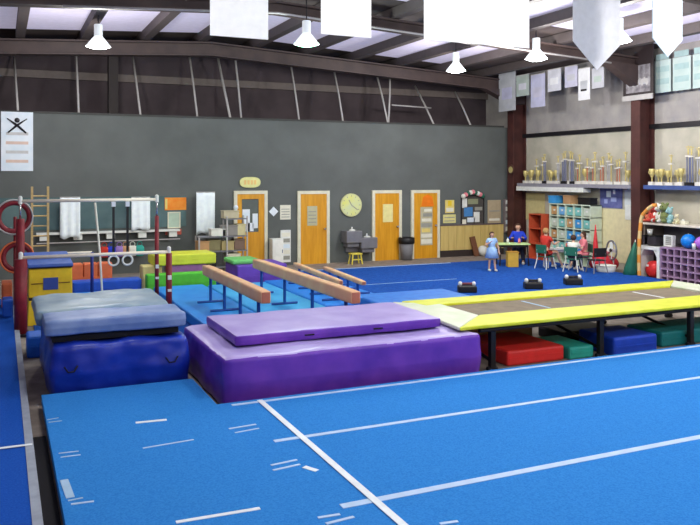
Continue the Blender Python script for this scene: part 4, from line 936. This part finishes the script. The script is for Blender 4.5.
# ---------------------------------------------------------------- people
def skinned(name, pts, edges, rad, m, parent, sub=1):
    me = bpy.data.meshes.new(name); me.from_pydata([Vector(p) for p in pts], edges, []); o = bpy.data.objects.new(name, me); COL.objects.link(o)
    sk = o.modifiers.new('s', 'SKIN'); sk.use_smooth_shade = True
    for i, v in enumerate(me.skin_vertices[0].data): v.radius = rad[i] if isinstance(rad[i], tuple) else (rad[i], rad[i]); v.use_root = (i == 0)
    ss = o.modifiers.new('u', 'SUBSURF'); ss.levels = sub; ss.render_levels = sub
    dg = bpy.context.evaluated_depsgraph_get(); ev = o.evaluated_get(dg); nm = bpy.data.meshes.new_from_object(ev)
    o.modifiers.clear(); o.data = nm; bpy.data.meshes.remove(me); nm.materials.clear(); nm.materials.append(m)
    for p in nm.polygons: p.use_smooth = True
    o.parent = parent; return o
def person(label, x, y, rz, s, J, top, bottom, hair, sleeve=.5, trouser=.5, long_hair=False, z=0.1):
    """J joints: pelvis chest neck head  elL haL elR haR  kneeL footL kneeR footR ; facing -y"""
    tt = thing('person', label, 'person', (x, y, z), rz); tt.scale = (s,s,s)
    V = Vector; P, Cc, Nk, Hd = V(J['p']), V(J['c']), V(J['n']), V(J['h'])
    up = (Hd-Nk).normalized()
    pts = [P, (P+Cc)/2, Cc, Nk, Nk+up*.05, Hd-up*.015, Hd+up*.05, Hd+up*.11]; rad = [.105,.10,(.12,.095),.052,.06,.095,.1,.06]
    E = [(0,1),(1,2),(2,3),(3,4),(4,5),(5,6),(6,7)]
    sd = V((1,0,0)); arms = []; legs = []
    for sgn, e, h in ((-1,'eL','hL'),(1,'eR','hR')):
        sh = Cc+V((sgn*.17,0,.09)); i = len(pts); el, ha = V(J[e]), V(J[h]); d = (ha-el).normalized()
        pts += [sh, el, ha, ha+d*.06]; rad += [.044,.04,.026,(.034,.018)]
        E += [(2,i),(i,i+1),(i+1,i+2),(i+2,i+3)]; arms.append((sh,el,ha))
        side = d.cross(V((0,0,1))); side = side.normalized() if side.length > .1 else V((0,1,0))
        for k, L in enumerate((.055,.065,.06,.045)):
            q = ha+d*.075+side*(k-1.5)*.018; j = len(pts); pts += [q, q+d*L+V((0,0,-.012))]; rad += [.009,.007]; E += [(i+3,j),(j,j+1)]
        q = ha+d*.02+side*.035; j = len(pts); pts += [q, q+d*.035+side*.02]; rad += [.011,.008]; E += [(i+2,j),(j,j+1)]
    for sgn, k_, f_ in ((-1,'kL','fL'),(1,'kR','fR')):
        hp = P+V((sgn*.085,0,-.05)); i = len(pts); kn, ft = V(J[k_]), V(J[f_])
        pts += [hp, kn, (kn*.5+ft*.5)+V((0,.012,0)), ft+V((0,0,.06)), ft+V((0,-.11,.028))]; rad += [.075,.056,.048,.036,(.038,.028)]
        E += [(0,i),(i,i+1),(i+1,i+2),(i+2,i+3),(i+3,i+4)]; legs.append((hp,kn,ft))
    body = skinned('body', pts, E, rad, skin, tt)
    q = [P+V((0,0,.02)), (P+Cc)/2, Cc, Nk-up*.035]; r = [.15,.145,(.175,.145),.088]; E = [(0,1),(1,2),(2,3)]
    for sh, el, ha in arms: i = len(q); q += [sh, sh.lerp(el, .55 if sleeve <= .5 else 1)] ; r += [.072,.06]; E += [(2,i),(i,i+1)]
    if sleeve > .5:
        for a_, (sh, el, ha) in enumerate(arms): i = len(q); q.append(el.lerp(ha,.85)); r.append(.038); E.append((5+2*a_, i))
    skinned('shirt', q, E, r, top, tt)
    q = [P]; r = [.14]; E = []
    for hp, kn, ft in legs:
        i = len(q); q += [hp, hp.lerp(kn, trouser if trouser < 1 else 1)]; r += [.102,.086]; E += [(0,i),(i,i+1)]
        if trouser >= 1: q.append(kn.lerp(ft,.85)); r.append(.058); E.append((i+1,i+2))
    skinned('trousers', q, E, r, bottom, tt)
    for hp, kn, ft in legs: MB().soft(ft.x-.045, ft.x+.045, ft.y-.16, ft.y+.05, ft.z, ft.z+.08, r=.03, k=0, cut=5).build('shoe', whitecl, tt, True)
    fy = min(v.co.y for v in body.data.vertices if abs(v.co.z-Hd.z) < .05 and abs(v.co.x-Hd.x) < .05) if True else 0
    fx = max(abs(v.co.x-Hd.x) for v in body.data.vertices if abs(v.co.z-Hd.z) < .05 and (v.co-Hd).length < .16)
    R_ = max(Hd.y-fy, fx)
    m = MB(); m.sph(Hd+V((0,.02,.035)), R_*1.16, (1,1,1.02), 20)
    for v in list(m.bm.verts):
        l = v.co-Hd
        if l.y < -.02 and l.z < .06: v.co.y = Hd.y-.02
    if long_hair: m.sph(Hd+V((0,.075,-.09)), .08, (1,.6,1.7), 12)
    m.build('hair', hair, tt, True)
    for s_ in (-1,1):
        MB().sph(Vector((Hd.x+s_*.034, fy+.006, Hd.z+.015)), .012, n=8).build('eye', black, tt); MB().sph(Hd+V((s_*fx,.005,0)), .022, (.5,1,1.4), 8).build('ear', skin, tt)
    MB().sph(V((Hd.x,fy-.004,Hd.z-.012)), .015, (.8,1,1.3), 8).build('nose', skin, tt); MB().sph(V((Hd.x,fy+.006,Hd.z-.048)), .02, (1.1,.4,.35), 8).build('mouth', mat('lips', (176,90,84), .6), tt)
    return tt
stand = dict(p=(0,0,.86), c=(0,0,1.22), n=(0,.01,1.39), h=(0,-.01,1.5), eL=(-.28,.02,1.05), hL=(-.12,-.18,1.22), eR=(.27,.03,1.05), hR=(.29,-.06,.82), kL=(-.1,-.02,.47), fL=(-.12,.02,0), kR=(.1,-.05,.47), fR=(.13,-.08,0))
# seated joints are given for a seat 0.45 high
sit = dict(p=(0,0,.56), c=(0,-.03,.92), n=(0,-.03,1.09), h=(0,-.05,1.2), eL=(-.27,-.12,.8), hL=(-.2,-.38,.86), eR=(.27,-.12,.8), hR=(.16,-.4,.88), kL=(-.13,-.42,.55), fL=(-.14,-.45,.0), kR=(.13,-.42,.55), fR=(.16,-.58,0))
person('small girl in light blue standing with a hand raised to her face', 11.2, 16.1, -.25, .6, stand, lightblue, lightblue, hairb, .5, .45, True)
MB().lathe([(.15,1.02),(.205,.9),(.29,.55),(.28,.55),(.195,.89)], 18).build('skirt', lightblue, bpy.data.objects['person'], True)
J = dict(sit); person('person in a blue top sitting behind the pale green table', 12.98, 17.42, -.62, .8, J, royal, denim, hairb, .9, 1, False)
J = dict(sit); J['hR'] = (.3,-.5,.95); J['eR'] = (.3,-.25,.82); J['fL'] = (-.2,-.62,0)
person('child in red sitting with one arm stretched over the play table', c_red[0], c_red[1], PI/2+.2, .78, J, redcl, redcl, hairl, .5, .5, False)
person('child in a white top sitting at the play table, side on to the camera', 13.0, 15.2, PI/2+.5, .68, sit, whitecl, denim, hairb, .5, 1, False)
person('child in pink sitting right of the play table', 13.75, 15.65, -PI/2-.4, .70, sit, pinkcl, pinkcl, hairb, .9, .6, True)
# ---------------------------------------------------------------- camera, world
cam = bpy.data.cameras.new('camera'); co = bpy.data.objects.new('camera', cam); COL.objects.link(co)
co.location = (0,0,H); co.rotation_euler = (PI/2, 0, -TH)
cam.sensor_width = 36; cam.lens = 36*F/700; cam.shift_y = -(262.5-YH)/700; cam.clip_end = 200
SC.camera = co
wd = bpy.data.worlds.new('world'); SC.world = wd; wd.use_nodes = True
bg = wd.node_tree.nodes['Background']; bg.inputs[0].default_value = (.7,.8,1,1); bg.inputs[1].default_value = .6
SC.view_settings.view_transform = 'Standard'; SC.view_settings.look = 'None'; SC.view_settings.gamma = 1; SC.view_settings.use_curve_mapping = False
SC.view_settings.exposure = 0.0
# ---------------------------------------------------------------- pieces that belong to a part sit under that part
SUB = {'trophy': {'handle':'cup', 'figurine':'column', 'platform':'column'}, 'high_bay_lamp': {'diffuser':'reflector'}, 'door_': {'knob':'leaf', 'notice':'leaf', 'pane':'leaf'},
       'plush_toy': {'eye':'head', 'ear':'head'}, 'storage_bin': {'handle':'tub'}, 'person': {'eye':'body', 'nose':'body', 'mouth':'body', 'ear':'body'},
       'horizontal_bar': {'post_label':'post', 'foot':'post', 'clamp':'post', 'extension':'post'}, 'white_cabinet': {'handle':'door'}, 'door_poster': {'print':'sheet'}, 'wall_notice': {'print':'sheet'},
       'wall_poster': {'print':'sheet'}, 'bulletin_board': {'print':'panel'}, 'framed_photograph': {'figure_print':'print'}, 'vaulting_block': {'front_panel':'upper_section', 'handle_slot':'upper_section'},
       'spring_floor': {'tape_line':'carpet', 'tape_patch':'carpet'}, 'wall_clock': {'hour_mark':'dial', 'hand':'dial'}, 'tumbling_trampoline': {'bed_line':'bed'}, 'wall_pennant': {'print':'cloth', 'dark_mark':'cloth'}}
def stem(n): return n.split('.')[0]
def midx(o): return sum(v.co.x for v in o.data.vertices)/len(o.data.vertices)
for root in [o for o in SC.objects if o.parent is None and o.type == 'EMPTY']:
    for key, mp_ in SUB.items():
        if stem(root.name) == key or (key == 'door_' and root.name[:5] == 'door_' and root.name[5:6].isdigit()):
            kids = [k_ for k_ in root.children if k_.type == 'MESH']
            for k_ in kids:
                tgt = [q_ for q_ in kids if stem(q_.name) == mp_.get(stem(k_.name))]
                if tgt: k_.parent = min(tgt, key=lambda q_: abs(midx(q_)-midx(k_)))
